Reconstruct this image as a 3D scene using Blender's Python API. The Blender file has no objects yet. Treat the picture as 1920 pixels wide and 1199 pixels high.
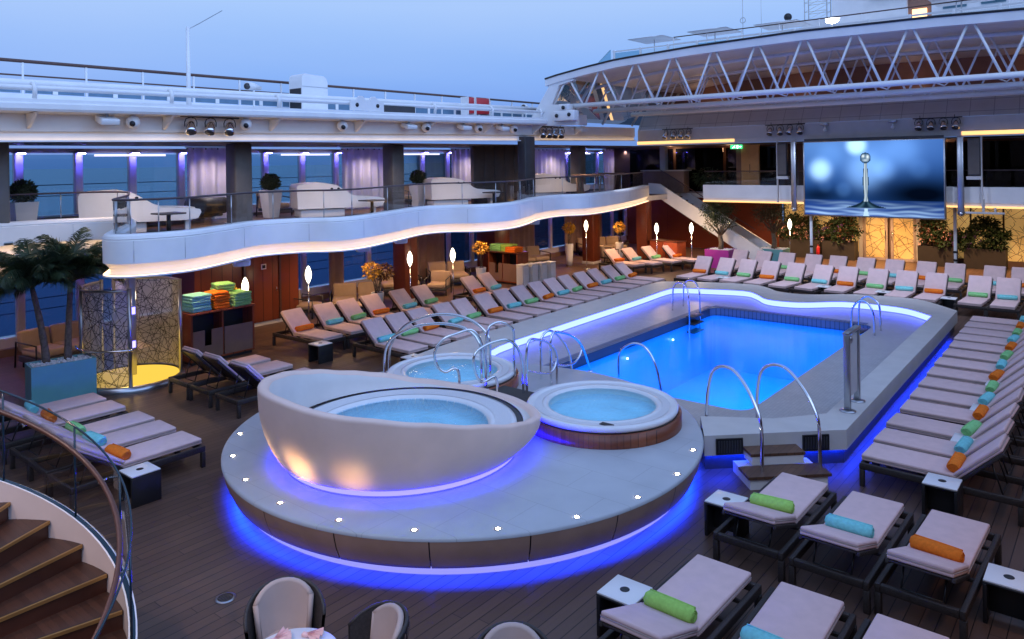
import bpy, bmesh, math, random
from mathutils import Vector, Matrix
R = math.radians
random.seed(7)
scn = bpy.context.scene
COL = scn.collection
EYE = 4.8

# ------------------------------------------------------------------ helpers
def rotz(p, a):
    c, s = math.cos(a), math.sin(a)
    return (p[0]*c - p[1]*s, p[0]*s + p[1]*c, p[2])

class MB:
    """collects simple shapes; build() links them as ONE mesh object"""
    def __init__(s): s.v=[]; s.f=[]; s.m=[]; s.sm=[]
    def add(s, vs, fs, mi=0, smooth=False):
        o=len(s.v); s.v+= [tuple(p) for p in vs]
        for f in fs:
            s.f.append(tuple(i+o for i in f)); s.m.append(mi); s.sm.append(smooth)
    def box(s, x0,x1,y0,y1,z0,z1, mi=0, rz=0, at=(0,0,0)):
        vs=[(x,y,z) for z in (z0,z1) for y in (y0,y1) for x in (x0,x1)]
        vs=[tuple(a+b for a,b in zip(rotz(p,rz),at)) for p in vs]
        s.add(vs,[(0,2,3,1),(4,5,7,6),(0,1,5,4),(2,6,7,3),(0,4,6,2),(1,3,7,5)],mi)
    def rbox(s, x0,x1,y0,y1,z0,z1, r=.02, mi=0, M=None, seg=2):
        bm=bmesh.new(); bmesh.ops.create_cube(bm,size=1)
        for v in bm.verts:
            v.co=Vector((x0+(v.co.x+.5)*(x1-x0), y0+(v.co.y+.5)*(y1-y0), z0+(v.co.z+.5)*(z1-z0)))
        bmesh.ops.bevel(bm,geom=bm.edges[:],offset=r,segments=seg,affect='EDGES',profile=.5)
        if M is not None: bmesh.ops.transform(bm,matrix=M,verts=bm.verts[:])
        bm.verts.index_update()
        s.add([v.co[:] for v in bm.verts],[[v.index for v in f.verts] for f in bm.faces],mi,True); bm.free()
    def prism(s, pts, z0, z1, mi=0, bottom=True, top=True):
        n=len(pts)
        zz0 = z0 if isinstance(z0,(list,tuple)) else [z0]*n
        zz1 = z1 if isinstance(z1,(list,tuple)) else [z1]*n
        vs=[(p[0],p[1],zz0[i]) for i,p in enumerate(pts)]+[(p[0],p[1],zz1[i]) for i,p in enumerate(pts)]
        fs=[(i,(i+1)%n,n+(i+1)%n,n+i) for i in range(n)]
        if bottom: fs.append(tuple(range(n-1,-1,-1)))
        if top: fs.append(tuple(range(n,2*n)))
        s.add(vs,fs,mi)
    def poly(s, pts, mi=0): s.add(pts,[tuple(range(len(pts)))],mi)
    def loft(s, A, B, mi=0, closed=False, smooth=False):
        n=len(A); vs=list(A)+list(B)
        k=n if closed else n-1
        s.add(vs,[(i,(i+1)%n,n+(i+1)%n,n+i) for i in range(k)],mi,smooth)
    def tube(s, pts, r=.022, n=8, mi=0, closed=False, caps=True):
        pts=[Vector(p) for p in pts]; N=len(pts)
        rr = r if isinstance(r,(list,tuple)) else [r]*N
        up=None; rings=[]
        for i,p in enumerate(pts):
            a=pts[i-1] if (i>0 or closed) else p
            b=pts[(i+1)%N] if (i<N-1 or closed) else p
            t=(b-a)
            if t.length<1e-9: t=Vector((0,0,1))
            t.normalize()
            if up is None:
                up=Vector((0,0,1)) if abs(t.z)<.9 else Vector((1,0,0))
            u=up-t*up.dot(t)
            if u.length<1e-6: u=t.orthogonal()
            u.normalize(); w=t.cross(u); up=u
            rings.append([tuple(p+(u*math.cos(2*math.pi*k/n)+w*math.sin(2*math.pi*k/n))*rr[i]) for k in range(n)])
        vs=[q for ring in rings for q in ring]; fs=[]
        for i in range(N if closed else N-1):
            j=(i+1)%N
            for k in range(n):
                fs.append((i*n+k,i*n+(k+1)%n,j*n+(k+1)%n,j*n+k))
        if caps and not closed:
            fs.append(tuple(range(n-1,-1,-1))); fs.append(tuple((N-1)*n+k for k in range(n)))
        s.add(vs,fs,mi,True)
    def cyl(s, p0, p1, r0, r1=None, n=12, mi=0): s.tube([p0,p1],[r0, r0 if r1 is None else r1],n,mi)
    def lathe(s, prof, n=32, c=(0,0), mi=0, a0=0, a1=360, smooth=True):
        full = abs(a1-a0)>=359.9
        k = n if full else n+1
        vs=[]
        for i in range(k):
            a=R(a0+(a1-a0)*i/n)
            for r,z in prof: vs.append((c[0]+r*math.cos(a),c[1]+r*math.sin(a),z))
        m=len(prof); fs=[]
        for i in range(n):
            j=(i+1)%k
            for q in range(m-1):
                fs.append((i*m+q, j*m+q, j*m+q+1, i*m+q+1))
        s.add(vs,fs,mi,smooth)
    def disc(s, c, r, z, n=24, mi=0):
        s.add([(c[0]+r*math.cos(2*math.pi*i/n),c[1]+r*math.sin(2*math.pi*i/n),z) for i in range(n)],[tuple(range(n))],mi)
    def ball(s, c, rx, ry, rz_, n=16, m=10, mi=0):
        vs=[];fs=[]
        for j in range(m+1):
            t=math.pi*j/m
            for i in range(n):
                a=2*math.pi*i/n
                vs.append((c[0]+rx*math.sin(t)*math.cos(a),c[1]+ry*math.sin(t)*math.sin(a),c[2]-rz_*math.cos(t)))
        for j in range(m):
            for i in range(n):
                fs.append((j*n+i,j*n+(i+1)%n,(j+1)*n+(i+1)%n,(j+1)*n+i))
        s.add(vs,fs,mi,True)
    def leaf(s, p, d, L, W, mi=0, droop=.0):
        d=Vector(d).normalized(); p=Vector(p)
        w=d.cross(Vector((random.uniform(-1,1),random.uniform(-1,1),random.uniform(-1,1))))
        if w.length<1e-4: w=d.orthogonal()
        w.normalize()
        q=p+d*L; q.z-=droop*L
        mpt=p+d*(L*.45); mpt.z-=droop*L*.2
        s.add([p,mpt+w*W*.5,q,mpt-w*W*.5],[(0,1,2,3)],mi)
    def build(s, name, mats, parent=None):
        me=bpy.data.meshes.new(name); me.from_pydata(s.v,[],s.f)
        if not isinstance(mats,(list,tuple)): mats=[mats]
        for m in mats: me.materials.append(m)
        me.polygons.foreach_set('material_index',s.m); me.polygons.foreach_set('use_smooth',s.sm)
        me.update()
        o=bpy.data.objects.new(name,me); COL.objects.link(o)
        if parent is not None: o.parent=parent
        return o

def tag(o,label=None,cat=None,group=None,kind=None):
    if label: o['label']=label
    if cat: o['category']=cat
    if group: o['group']=group
    if kind: o['kind']=kind
    return o
def thing(name,label,cat,loc=(0,0,0),rz=0,group=None):
    o=bpy.data.objects.new(name,None); o.empty_display_size=.2; COL.objects.link(o)
    o.location=loc; o.rotation_euler=(0,0,rz)
    return tag(o,label,cat,group)
def dup(o,loc=None,rz=None,label=None,group=None,parent=None):
    c=o.copy(); COL.objects.link(c)
    if parent is not None: c.parent=parent
    if loc is not None: c.location=loc
    if rz is not None: c.rotation_euler=(0,0,rz)
    if label: c['label']=label
    if group: c['group']=group
    for ch in list(o.children): dup(ch,parent=c)
    return c
def place(proto,loc,rz,label,group=None):
    """first use moves the prototype itself, later uses copy it"""
    if not proto.get('_used'):
        proto['_used']=1; proto.location=loc; proto.rotation_euler=(0,0,rz); proto['label']=label
        if group: proto['group']=group
        return proto
    return dup(proto,loc,rz,label,group)
ORD=['first','second','third','fourth','fifth','sixth','seventh','eighth','ninth','tenth','eleventh','twelfth','thirteenth','fourteenth','fifteenth','sixteenth']

def smooth_line(pts, k=6, closed=False):
    """Catmull-Rom through points of any dimension"""
    n=len(pts); out=[]
    for i in range(n if closed else n-1):
        p0=pts[(i-1)%n] if (closed or i>0) else pts[i]; p1=pts[i]; p2=pts[(i+1)%n]
        p3=pts[(i+2)%n] if (closed or i+2<n) else p2
        for j in range(k):
            t=j/k
            out.append(tuple(.5*((2*b)+(-a+c)*t+(2*a-5*b+4*c-d)*t*t+(-a+3*b-3*c+d)*t**3) for a,b,c,d in zip(p0,p1,p2,p3)))
    if not closed: out.append(tuple(pts[-1]))
    return out

# ------------------------------------------------------------------ materials
MATS={}
def nt(name):
    m=bpy.data.materials.new(name); m.use_nodes=True
    t=m.node_tree; t.nodes.clear()
    out=t.nodes.new('ShaderNodeOutputMaterial')
    return m,t,out
def N(t,typ,**kw):
    n=t.nodes.new(typ)
    for k,v in kw.items():
        if k.startswith('i_'):
            key=k[2:]; key=int(key) if key.isdigit() else key.replace('_',' ')
            n.inputs[key].default_value=v
        else: setattr(n,k,v)
    return n
def rgba(c): return (c[0],c[1],c[2],1)
def mat(name,col,rough=.5,metal=0,var=.12,scale=4,bump=0,bscale=60,rand=0,spec=.5,trans=0,col2=None):
    if name in MATS: return MATS[name]
    m,t,out=nt(name)
    b=N(t,'ShaderNodeBsdfPrincipled'); b.inputs['Roughness'].default_value=rough; b.inputs['Metallic'].default_value=metal
    b.inputs['Specular IOR Level'].default_value=spec
    g=N(t,'ShaderNodeNewGeometry')
    no=N(t,'ShaderNodeTexNoise',i_Scale=scale,i_Detail=5.0)
    t.links.new(g.outputs['Position'],no.inputs['Vector'])
    rp=N(t,'ShaderNodeValToRGB')
    lo=col2 if col2 else tuple(c*(1-var) for c in col); hi=col if col2 else tuple(min(1,c*(1+var)) for c in col)
    rp.color_ramp.elements[0].position=.3; rp.color_ramp.elements[1].position=.7
    rp.color_ramp.elements[0].color=rgba(lo); rp.color_ramp.elements[1].color=rgba(hi)
    t.links.new(no.outputs['Fac'],rp.inputs['Fac'])
    src=rp.outputs['Color']
    if rand:
        oi=N(t,'ShaderNodeObjectInfo'); hs=N(t,'ShaderNodeHueSaturation')
        mr=N(t,'ShaderNodeMapRange'); mr.inputs['To Min'].default_value=1-rand; mr.inputs['To Max'].default_value=1+rand
        t.links.new(oi.outputs['Random'],mr.inputs['Value']); t.links.new(mr.outputs['Result'],hs.inputs['Value'])
        t.links.new(src,hs.inputs['Color']); src=hs.outputs['Color']
    t.links.new(src,b.inputs['Base Color'])
    if bump:
        n2=N(t,'ShaderNodeTexNoise',i_Scale=bscale,i_Detail=3.0); t.links.new(g.outputs['Position'],n2.inputs['Vector'])
        bp=N(t,'ShaderNodeBump',i_Strength=bump,i_Distance=.01); t.links.new(n2.outputs['Fac'],bp.inputs['Height'])
        t.links.new(bp.outputs['Normal'],b.inputs['Normal'])
    if trans:
        tr=N(t,'ShaderNodeBsdfTranslucent'); t.links.new(src,tr.inputs['Color'])
        mx=N(t,'ShaderNodeMixShader',i_0=trans); t.links.new(b.outputs[0],mx.inputs[1]); t.links.new(tr.outputs[0],mx.inputs[2])
        t.links.new(mx.outputs[0],out.inputs[0])
    else: t.links.new(b.outputs[0],out.inputs[0])
    MATS[name]=m; return m
def emis(name,col,s):
    if name in MATS: return MATS[name]
    m,t,out=nt(name); e=N(t,'ShaderNodeEmission',i_Strength=s); e.inputs[0].default_value=rgba(col)
    t.links.new(e.outputs[0],out.inputs[0]); MATS[name]=m; return m
def glassmat(name,tint,gloss=1.0,rough=.0,ior=1.45):
    m,t,out=nt(name)
    tr=N(t,'ShaderNodeBsdfTransparent'); tr.inputs[0].default_value=rgba(tint)
    gl=N(t,'ShaderNodeBsdfGlossy'); gl.inputs['Roughness'].default_value=rough
    fr=N(t,'ShaderNodeFresnel',i_IOR=ior); mu=N(t,'ShaderNodeMath',operation='MULTIPLY'); mu.inputs[1].default_value=gloss
    t.links.new(fr.outputs[0],mu.inputs[0])
    mx=N(t,'ShaderNodeMixShader'); t.links.new(mu.outputs[0],mx.inputs[0]); t.links.new(tr.outputs[0],mx.inputs[1]); t.links.new(gl.outputs[0],mx.inputs[2])
    t.links.new(mx.outputs[0],out.inputs[0]); MATS[name]=m; return m,t,gl,fr
def planks(name,c1,c2,seam,w=.135,L=2.6,rough=.45,axis='X',bumpk=.4):
    m,t,out=nt(name); b=N(t,'ShaderNodeBsdfPrincipled'); b.inputs['Roughness'].default_value=rough
    b.inputs['Specular IOR Level'].default_value=.35
    g=N(t,'ShaderNodeNewGeometry'); sp=N(t,'ShaderNodeSeparateXYZ'); t.links.new(g.outputs['Position'],sp.inputs[0])
    ax,ay=(sp.outputs['X'],sp.outputs['Y']) if axis=='X' else (sp.outputs['Y'],sp.outputs['X'])
    def mth(op,a,bv=None,c=None):
        n=N(t,'ShaderNodeMath',operation=op)
        for i,x in enumerate((a,bv,c)):
            if x is None: continue
            if hasattr(x,'links'): t.links.new(x,n.inputs[i])
            else: n.inputs[i].default_value=x
        return n.outputs[0]
    u=mth('DIVIDE',ax,w); iu=mth('FLOOR',u); fu=mth('FRACT',u)
    wn=N(t,'ShaderNodeTexWhiteNoise',noise_dimensions='1D'); t.links.new(iu,wn.inputs['W'])
    v=mth('ADD',mth('DIVIDE',ay,L),mth('MULTIPLY',wn.outputs['Value'],7.3)); iv=mth('FLOOR',v); fv=mth('FRACT',v)
    cb=N(t,'ShaderNodeCombineXYZ'); t.links.new(iu,cb.inputs[0]); t.links.new(iv,cb.inputs[1])
    wn2=N(t,'ShaderNodeTexWhiteNoise',noise_dimensions='3D'); t.links.new(cb.outputs[0],wn2.inputs['Vector'])
    mp=N(t,'ShaderNodeMapping'); mp.inputs['Scale'].default_value=(30,1.5,30) if axis=='X' else (1.5,30,30)
    t.links.new(g.outputs['Position'],mp.inputs['Vector'])
    gn=N(t,'ShaderNodeTexNoise',i_Scale=1.0,i_Detail=4.0); t.links.new(mp.outputs[0],gn.inputs['Vector'])
    big=N(t,'ShaderNodeTexNoise',i_Scale=.5,i_Detail=3.0); t.links.new(g.outputs['Position'],big.inputs['Vector'])
    f=mth('ADD',mth('MULTIPLY',wn2.outputs['Value'],.5),mth('ADD',mth('MULTIPLY',gn.outputs['Fac'],.4),mth('MULTIPLY',mth('SUBTRACT',big.outputs['Fac'],.5),1.0)))
    rp=N(t,'ShaderNodeValToRGB'); rp.color_ramp.elements[0].color=rgba(c1); rp.color_ramp.elements[1].color=rgba(c2)
    rp.color_ramp.elements[0].position=.15; rp.color_ramp.elements[1].position=.85
    t.links.new(f,rp.inputs[0])
    sm=mth('MAXIMUM',mth('LESS_THAN',fu,.065),mth('LESS_THAN',fv,.0025))
    mx=N(t,'ShaderNodeMix',data_type='RGBA'); t.links.new(sm,mx.inputs[0]); t.links.new(rp.outputs[0],mx.inputs[6]); mx.inputs[7].default_value=rgba(seam)
    t.links.new(mx.outputs[2],b.inputs['Base Color'])
    bp=N(t,'ShaderNodeBump',i_Strength=bumpk,i_Distance=.004); t.links.new(mth('SUBTRACT',mth('MULTIPLY',gn.outputs['Fac'],.3),sm),bp.inputs['Height'])
    t.links.new(bp.outputs[0],b.inputs['Normal'])
    t.links.new(b.outputs[0],out.inputs[0]); MATS[name]=m; return m
def brickmat(name,c1,c2,mortar,w,h,rough=.5,off=.5,ms=.004,plane='XY'):
    m,t,out=nt(name); b=N(t,'ShaderNodeBsdfPrincipled'); b.inputs['Roughness'].default_value=rough
    g=N(t,'ShaderNodeNewGeometry'); vec=g.outputs['Position']
    if plane!='XY':
        sp=N(t,'ShaderNodeSeparateXYZ'); t.links.new(vec,sp.inputs[0]); cb=N(t,'ShaderNodeCombineXYZ')
        t.links.new(sp.outputs[plane[0]],cb.inputs[0]); t.links.new(sp.outputs[plane[1]],cb.inputs[1]); vec=cb.outputs[0]
    br=N(t,'ShaderNodeTexBrick',offset=off); br.inputs['Scale'].default_value=1.0
    br.inputs['Color1'].default_value=rgba(c1); br.inputs['Color2'].default_value=rgba(c2); br.inputs['Mortar'].default_value=rgba(mortar)
    br.inputs['Mortar Size'].default_value=ms; br.inputs['Brick Width'].default_value=w; br.inputs['Row Height'].default_value=h; br.inputs['Bias'].default_value=0
    t.links.new(vec,br.inputs['Vector'])
    no=N(t,'ShaderNodeTexNoise',i_Scale=1.7,i_Detail=6.0); t.links.new(g.outputs['Position'],no.inputs['Vector'])
    mr=N(t,'ShaderNodeMapRange'); mr.inputs['To Min'].default_value=.82; mr.inputs['To Max'].default_value=1.15; t.links.new(no.outputs['Fac'],mr.inputs['Value'])
    hs=N(t,'ShaderNodeHueSaturation'); t.links.new(mr.outputs[0],hs.inputs['Value']); t.links.new(br.outputs['Color'],hs.inputs['Color'])
    t.links.new(hs.outputs[0],b.inputs['Base Color']); t.links.new(b.outputs[0],out.inputs[0]); MATS[name]=m; return m
def linemat(name,ground,line,rough,emit=None,freq=1.6,width=.006,alpha=None,emitcol=None,centre=None,layers=11,gate=.47):
    """random straight crossing lines, as on the etched screens"""
    rnd=random.Random(5)
    m,t,out=nt(name); b=N(t,'ShaderNodeBsdfPrincipled'); b.inputs['Roughness'].default_value=rough
    g=N(t,'ShaderNodeNewGeometry'); sp=N(t,'ShaderNodeSeparateXYZ'); t.links.new(g.outputs['Position'],sp.inputs[0])
    def mth(op,a,bv=None,c=None):
        n=N(t,'ShaderNodeMath',operation=op)
        for q,x in enumerate((a,bv,c)):
            if x is None: continue
            if hasattr(x,'links'): t.links.new(x,n.inputs[q])
            else: n.inputs[q].default_value=x
        return n.outputs[0]
    U=sp.outputs['X']
    if centre: U=mth('ARCTAN2',mth('SUBTRACT',sp.outputs['Y'],centre[1]),mth('SUBTRACT',sp.outputs['X'],centre[0]))
    V=sp.outputs['Z']; mask=None
    for k in range(layers):
        a=math.pi*(k+rnd.random()*.8)/layers; f=freq*rnd.uniform(.7,1.5)
        q=mth('ADD',mth('MULTIPLY',U,math.cos(a)*f),mth('MULTIPLY_ADD',V,math.sin(a)*f,rnd.random()*9))
        d=mth('ABSOLUTE',mth('SUBTRACT',mth('FRACT',q),.5))
        cb=N(t,'ShaderNodeCombineXYZ'); t.links.new(mth('MULTIPLY_ADD',U,1,k*3.7),cb.inputs[0]); t.links.new(V,cb.inputs[1]); t.links.new(mth('FLOOR',q),cb.inputs[2])
        no=N(t,'ShaderNodeTexNoise',i_Scale=1.5,i_Detail=1.0); t.links.new(cb.outputs[0],no.inputs['Vector'])
        ln=mth('MULTIPLY',mth('LESS_THAN',d,width*f),mth('GREATER_THAN',no.outputs['Fac'],gate))
        mask=ln if mask is None else mth('MAXIMUM',mask,ln)
    mx=N(t,'ShaderNodeMix',data_type='RGBA'); t.links.new(mask,mx.inputs[0]); mx.inputs[6].default_value=rgba(ground); mx.inputs[7].default_value=rgba(line)
    t.links.new(mx.outputs[2],b.inputs['Base Color']); sh=b.outputs[0]
    if emit:
        no=N(t,'ShaderNodeTexNoise',i_Scale=1.1,i_Detail=2.0); t.links.new(g.outputs['Position'],no.inputs['Vector'])
        mr=N(t,'ShaderNodeMapRange'); mr.inputs['From Min'].default_value=.3; mr.inputs['From Max'].default_value=.7; mr.inputs['To Min'].default_value=emit*.6; mr.inputs['To Max'].default_value=emit*1.3
        t.links.new(no.outputs['Fac'],mr.inputs['Value'])
        b.inputs['Emission Color'].default_value=rgba(emitcol or ground); t.links.new(mth('MULTIPLY',mr.outputs[0],mth('SUBTRACT',1.0,mth('MULTIPLY',mask,.75))),b.inputs['Emission Strength'])
    if alpha is not None:
        tr=N(t,'ShaderNodeBsdfTransparent'); ms=N(t,'ShaderNodeMixShader')
        am=N(t,'ShaderNodeMapRange'); am.inputs['To Min'].default_value=alpha; am.inputs['To Max'].default_value=.95; t.links.new(mask,am.inputs['Value'])
        t.links.new(am.outputs[0],ms.inputs[0]); t.links.new(tr.outputs[0],ms.inputs[1]); t.links.new(sh,ms.inputs[2]); sh=ms.outputs[0]
    t.links.new(sh,out.inputs[0]); MATS[name]=m; return m

DECK=planks('teak_deck',(.088,.052,.038),(.135,.080,.058),(.009,.007,.007),w=.145)
STEPWOOD=planks('step_wood',(.10,.05,.03),(.17,.085,.05),(.02,.012,.01),w=.09,L=4,rough=.35)
BALCWOOD=planks('balcony_wood',(.16,.09,.05),(.24,.13,.075),(.05,.03,.02),w=.12)
WHITE=mat('white_paint',(.77,.77,.77),.38,var=.055,scale=1.6,bump=.03,bscale=3)
WARMW=mat('warm_white',(.74,.70,.66),.45,var=.03)
GREYW=mat('grey_white_panel',(.55,.53,.52),.5,var=.04)
TILEW=brickmat('roof_tiles',(.52,.49,.48),(.5,.47,.46),(.3,.28,.27),.72,.42,off=0,plane='XZ',ms=.012)
STONE=brickmat('platform_stone',(.48,.50,.52),(.46,.48,.50),(.36,.37,.38),1.15,.62,rough=.38,ms=.004)
RIMST=mat('rim_stone',(.60,.57,.53),.45,var=.06,scale=3,bump=.05,bscale=90)
MOSAIC=brickmat('walkway_mosaic',(.47,.45,.43),(.41,.39,.38),(.32,.31,.30),.06,.06,rough=.35,off=0,ms=.003)
POOLT=brickmat('pool_tile',(.07,.40,.74),(.06,.38,.71),(.13,.46,.75),.11,.11,rough=.3,off=0,ms=.003)
GRATE=brickmat('overflow_tile',(.14,.17,.24),(.12,.15,.22),(.05,.06,.08),.12,.5,rough=.4,off=0,ms=.01)
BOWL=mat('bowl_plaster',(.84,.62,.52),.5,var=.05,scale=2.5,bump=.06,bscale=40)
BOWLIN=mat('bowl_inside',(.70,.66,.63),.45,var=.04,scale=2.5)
FASC=mat('brown_fascia',(.42,.26,.19),.35,var=.1,scale=3)
ACRY=mat('tub_acrylic',(.78,.78,.78),.18,var=.03,scale=6)
TUBIN=brickmat('tub_mosaic',(.62,.76,.84),(.58,.73,.82),(.48,.64,.76),.05,.05,rough=.25,off=0,ms=.003)
RING=mat('tub_ring_grating',(.66,.66,.67),.35,var=.1,scale=70)
TUBWOOD=planks('tub_wood',(.16,.045,.02),(.30,.10,.05),(.03,.012,.008),w=.07,L=9,rough=.3)
CUSH=mat('lounger_fabric',(.71,.51,.485),.85,var=.05,scale=7,bump=.25,bscale=260,rand=.05,spec=.2)
PIPE=mat('cushion_piping',(.44,.36,.33),.85,var=.05,spec=.2)
WICK=mat('dark_wicker',(.028,.02,.017),.45,var=.35,scale=60,bump=.8,bscale=130)
TABT=mat('table_white_top',(.78,.77,.76),.3,var=.02)
BLACK=mat('black_plastic',(.012,.012,.014),.4,var=.2)
DARK=mat('dark_grey',(.045,.045,.05),.45,var=.15)
COLUMN=mat('grey_column',(.12,.115,.11),.5,var=.1)
CHROME=mat('polished_steel',(.78,.78,.80),.10,metal=1,var=.04)
STEEL=mat('brushed_steel',(.45,.46,.48),.3,metal=1,var=.06)
TURQ=mat('towel_turquoise',(.24,.68,.68),.95,var=.1,scale=25,bump=.6,bscale=300,rand=.06,spec=.1)
ORAN=mat('towel_orange',(.86,.21,.025),.95,var=.12,scale=25,bump=.6,bscale=300,rand=.06,spec=.1)
GREE=mat('towel_green',(.28,.66,.26),.95,var=.1,scale=25,bump=.6,bscale=300,rand=.06,spec=.1)
LIME=mat('towel_lime',(.40,.70,.15),.95,var=.1,scale=25,bump=.6,bscale=300,rand=.06,spec=.1)
REDW=planks('red_wood',(.16,.035,.015),(.26,.065,.028),(.06,.015,.008),w=.32,L=6,rough=.3,axis='Y')
BROWNW=mat('brown_wall',(.20,.12,.09),.5,var=.12,scale=2)
PANELW=mat('walnut_panel',(.30,.16,.11),.35,var=.1,scale=3)
TEALB=mat('turquoise_box',(.14,.38,.40),.5,var=.04)
MAGEN=mat('magenta_box',(.36,.03,.30),.5,var=.05)
PLANT=mat('brown_planter',(.032,.026,.023),.6,var=.1)
PEBB=mat('white_pebbles',(.72,.72,.74),.7,var=.2,scale=40)
TRUNK=mat('palm_trunk',(.16,.12,.08),.9,var=.35,scale=18,bump=.7,bscale=40)
LEAF1=mat('palm_leaf',(.028,.05,.022),.5,var=.45,scale=3,trans=.2)
LEAF2=mat('shrub_leaf',(.024,.05,.018),.55,var=.4,scale=5,trans=.2)
LEAF3=mat('olive_leaf',(.06,.075,.05),.6,var=.4,scale=5,trans=.2)
LEAFR=mat('russet_leaf',(.13,.045,.02),.6,var=.3,scale=5,trans=.2)
TOPI=mat('topiary_leaf',(.035,.045,.016),.7,var=.5,scale=12)
FLOWY=mat('yellow_flower',(.75,.42,.04),.7,var=.25,scale=20)
FLOWP=mat('pink_flower',(.75,.42,.38),.7,var=.2,scale=20)
FLOWV=mat('violet_flower',(.12,.04,.22),.7,var=.2,scale=20)
POTW=mat('white_pot',(.74,.72,.70),.35,var=.03)
SOFA=mat('beige_sofa',(.40,.29,.20),.8,var=.08,bump=.2,bscale=150)
CURT=mat('sheer_curtain',(.74,.67,.70),.9,var=.05,trans=.45)
BCURT=mat('beige_curtain',(.34,.22,.18),.9,var=.08,trans=.1)
MULL=mat('window_post',(.60,.58,.66),.4,var=.04)
REDB=mat('red_locker',(.48,.02,.03),.4,var=.06)
HANDR=mat('teak_handrail',(.085,.038,.028),.3,var=.15,scale=15)
TREAD=planks('stair_tread',(.036,.017,.012),(.068,.032,.021),(.03,.015,.01),w=.06,L=5,rough=.4,axis='Y')
RISER=mat('stair_riser',(.07,.020,.010),.4,var=.15)
BRASS=mat('brass_nosing',(.42,.25,.09),.4,metal=.8,var=.1)
STRING=mat('stair_stringer',(.72,.62,.58),.4,var=.04)
DGLOSS=mat('dark_glass_edge',(.01,.03,.05),.1,var=.1)
LOUNGEW=mat('chair_weave',(.035,.03,.028),.5,var=.3,scale=40,bump=.5,bscale=120)
CHAIRC=mat('chair_cushion',(.52,.41,.36),.8,var=.05,bump=.2,bscale=200,spec=.2)
CLOTH=mat('table_laminate',(.76,.77,.80),.3,var=.02)
NAPK=mat('pink_napkin',(.85,.55,.52),.9,var=.1,scale=30)
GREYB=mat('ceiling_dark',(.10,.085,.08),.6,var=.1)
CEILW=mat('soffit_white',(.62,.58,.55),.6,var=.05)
SEAM=mat('sea',(.02,.085,.14),.25,var=.3,scale=.02,bump=.3,bscale=.25)
HAND2=mat('rail_dark',(.05,.03,.035),.4)
BLUEP=mat('blue_grey_panel',(.10,.19,.28),.35,var=.1)
SGLASS,_,_,_=glassmat('stair_glass',(.88,.93,.94),.22)
GLASS,_,_,_=glassmat('clear_glass',(.90,.93,.94),.9)
WGLASS,_,_,_=glassmat('window_glass',(.60,.76,.82),.9)
LGLASS,_,_,_=glassmat('lower_window_glass',(.30,.42,.60),.9)
DGLASS,_,_,_=glassmat('dark_glass',(.16,.17,.20),.9)
WATER,t_,gl_,fr_=glassmat('pool_water',(.55,.84,1.0),1.0,.13,1.33)
def ripple(t,gl,fr,scale,strength):
    g=N(t,'ShaderNodeNewGeometry'); no=N(t,'ShaderNodeTexNoise',i_Scale=scale,i_Detail=3.0); t.links.new(g.outputs['Position'],no.inputs['Vector'])
    bp=N(t,'ShaderNodeBump',i_Strength=strength,i_Distance=.02); t.links.new(no.outputs['Fac'],bp.inputs['Height'])
    t.links.new(bp.outputs[0],gl.inputs['Normal']); t.links.new(bp.outputs[0],fr.inputs['Normal'])
ripple(t_,gl_,fr_,2.2,.06)
TWATER,t_,gl_,fr_=glassmat('tub_water',(.72,.92,1.0),1.0,.02,1.33); ripple(t_,gl_,fr_,9,.7)
WARMSTRIP=emis('warm_strip',(1.0,.63,.33),4.6)
BLUESTRIP=emis('blue_led',(.002,.030,1.0),150)
LAVBAND=emis('lavender_glow',(.33,.33,1.0),1.0)
BOWLSTRIP=emis('bowl_led',(.0042,.0038,1.0),120)
POOLSTRIP=emis('pool_led',(.062,.088,1.0),11)
GLOBE=emis('lamp_globe',(1.0,.86,.62),7)
SPOT=emis('floor_spot',(1.0,.86,.66),60)
WHITELAMP=emis('white_lamp',(.9,.95,1.0),30)
POOLLAMP=emis('pool_lamp',(.75,.9,1.0),9)
MULLSTRIP=emis('window_head_led',(.20,.18,1.0),5)
POSTLED=emis('post_led',(.14,.13,1.0),150)
FARSTRIP=emis('far_strip',(1.0,.56,.22),1.7)
FASCSTRIP=emis('fascia_strip',(1.0,.66,.32),3.4)
WINHEAD=emis('window_head_white',(.75,.72,1.0),1.6)
EXITG=emis('exit_green',(.05,.75,.25),1.8)
EXITW=emis('exit_white',(.9,1,.95),2.5)
DOORLAMP=emis('door_lamp',(1.0,.62,.28),3)
SHOWERL=emis('shower_floor_light',(1.0,.62,.08),1.1)
GOLD=linemat('gold_screen',(.72,.45,.14),(.16,.08,.03),.4,emit=.36,emitcol=(1.0,.60,.19),freq=1.5,width=.010,layers=9)
ETCH=linemat('etched_glass',(.46,.44,.42),(.04,.04,.04),.25,freq=3.0,width=.0055,alpha=.55,centre=(-17.45,7.75),layers=16,gate=.46)

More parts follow.
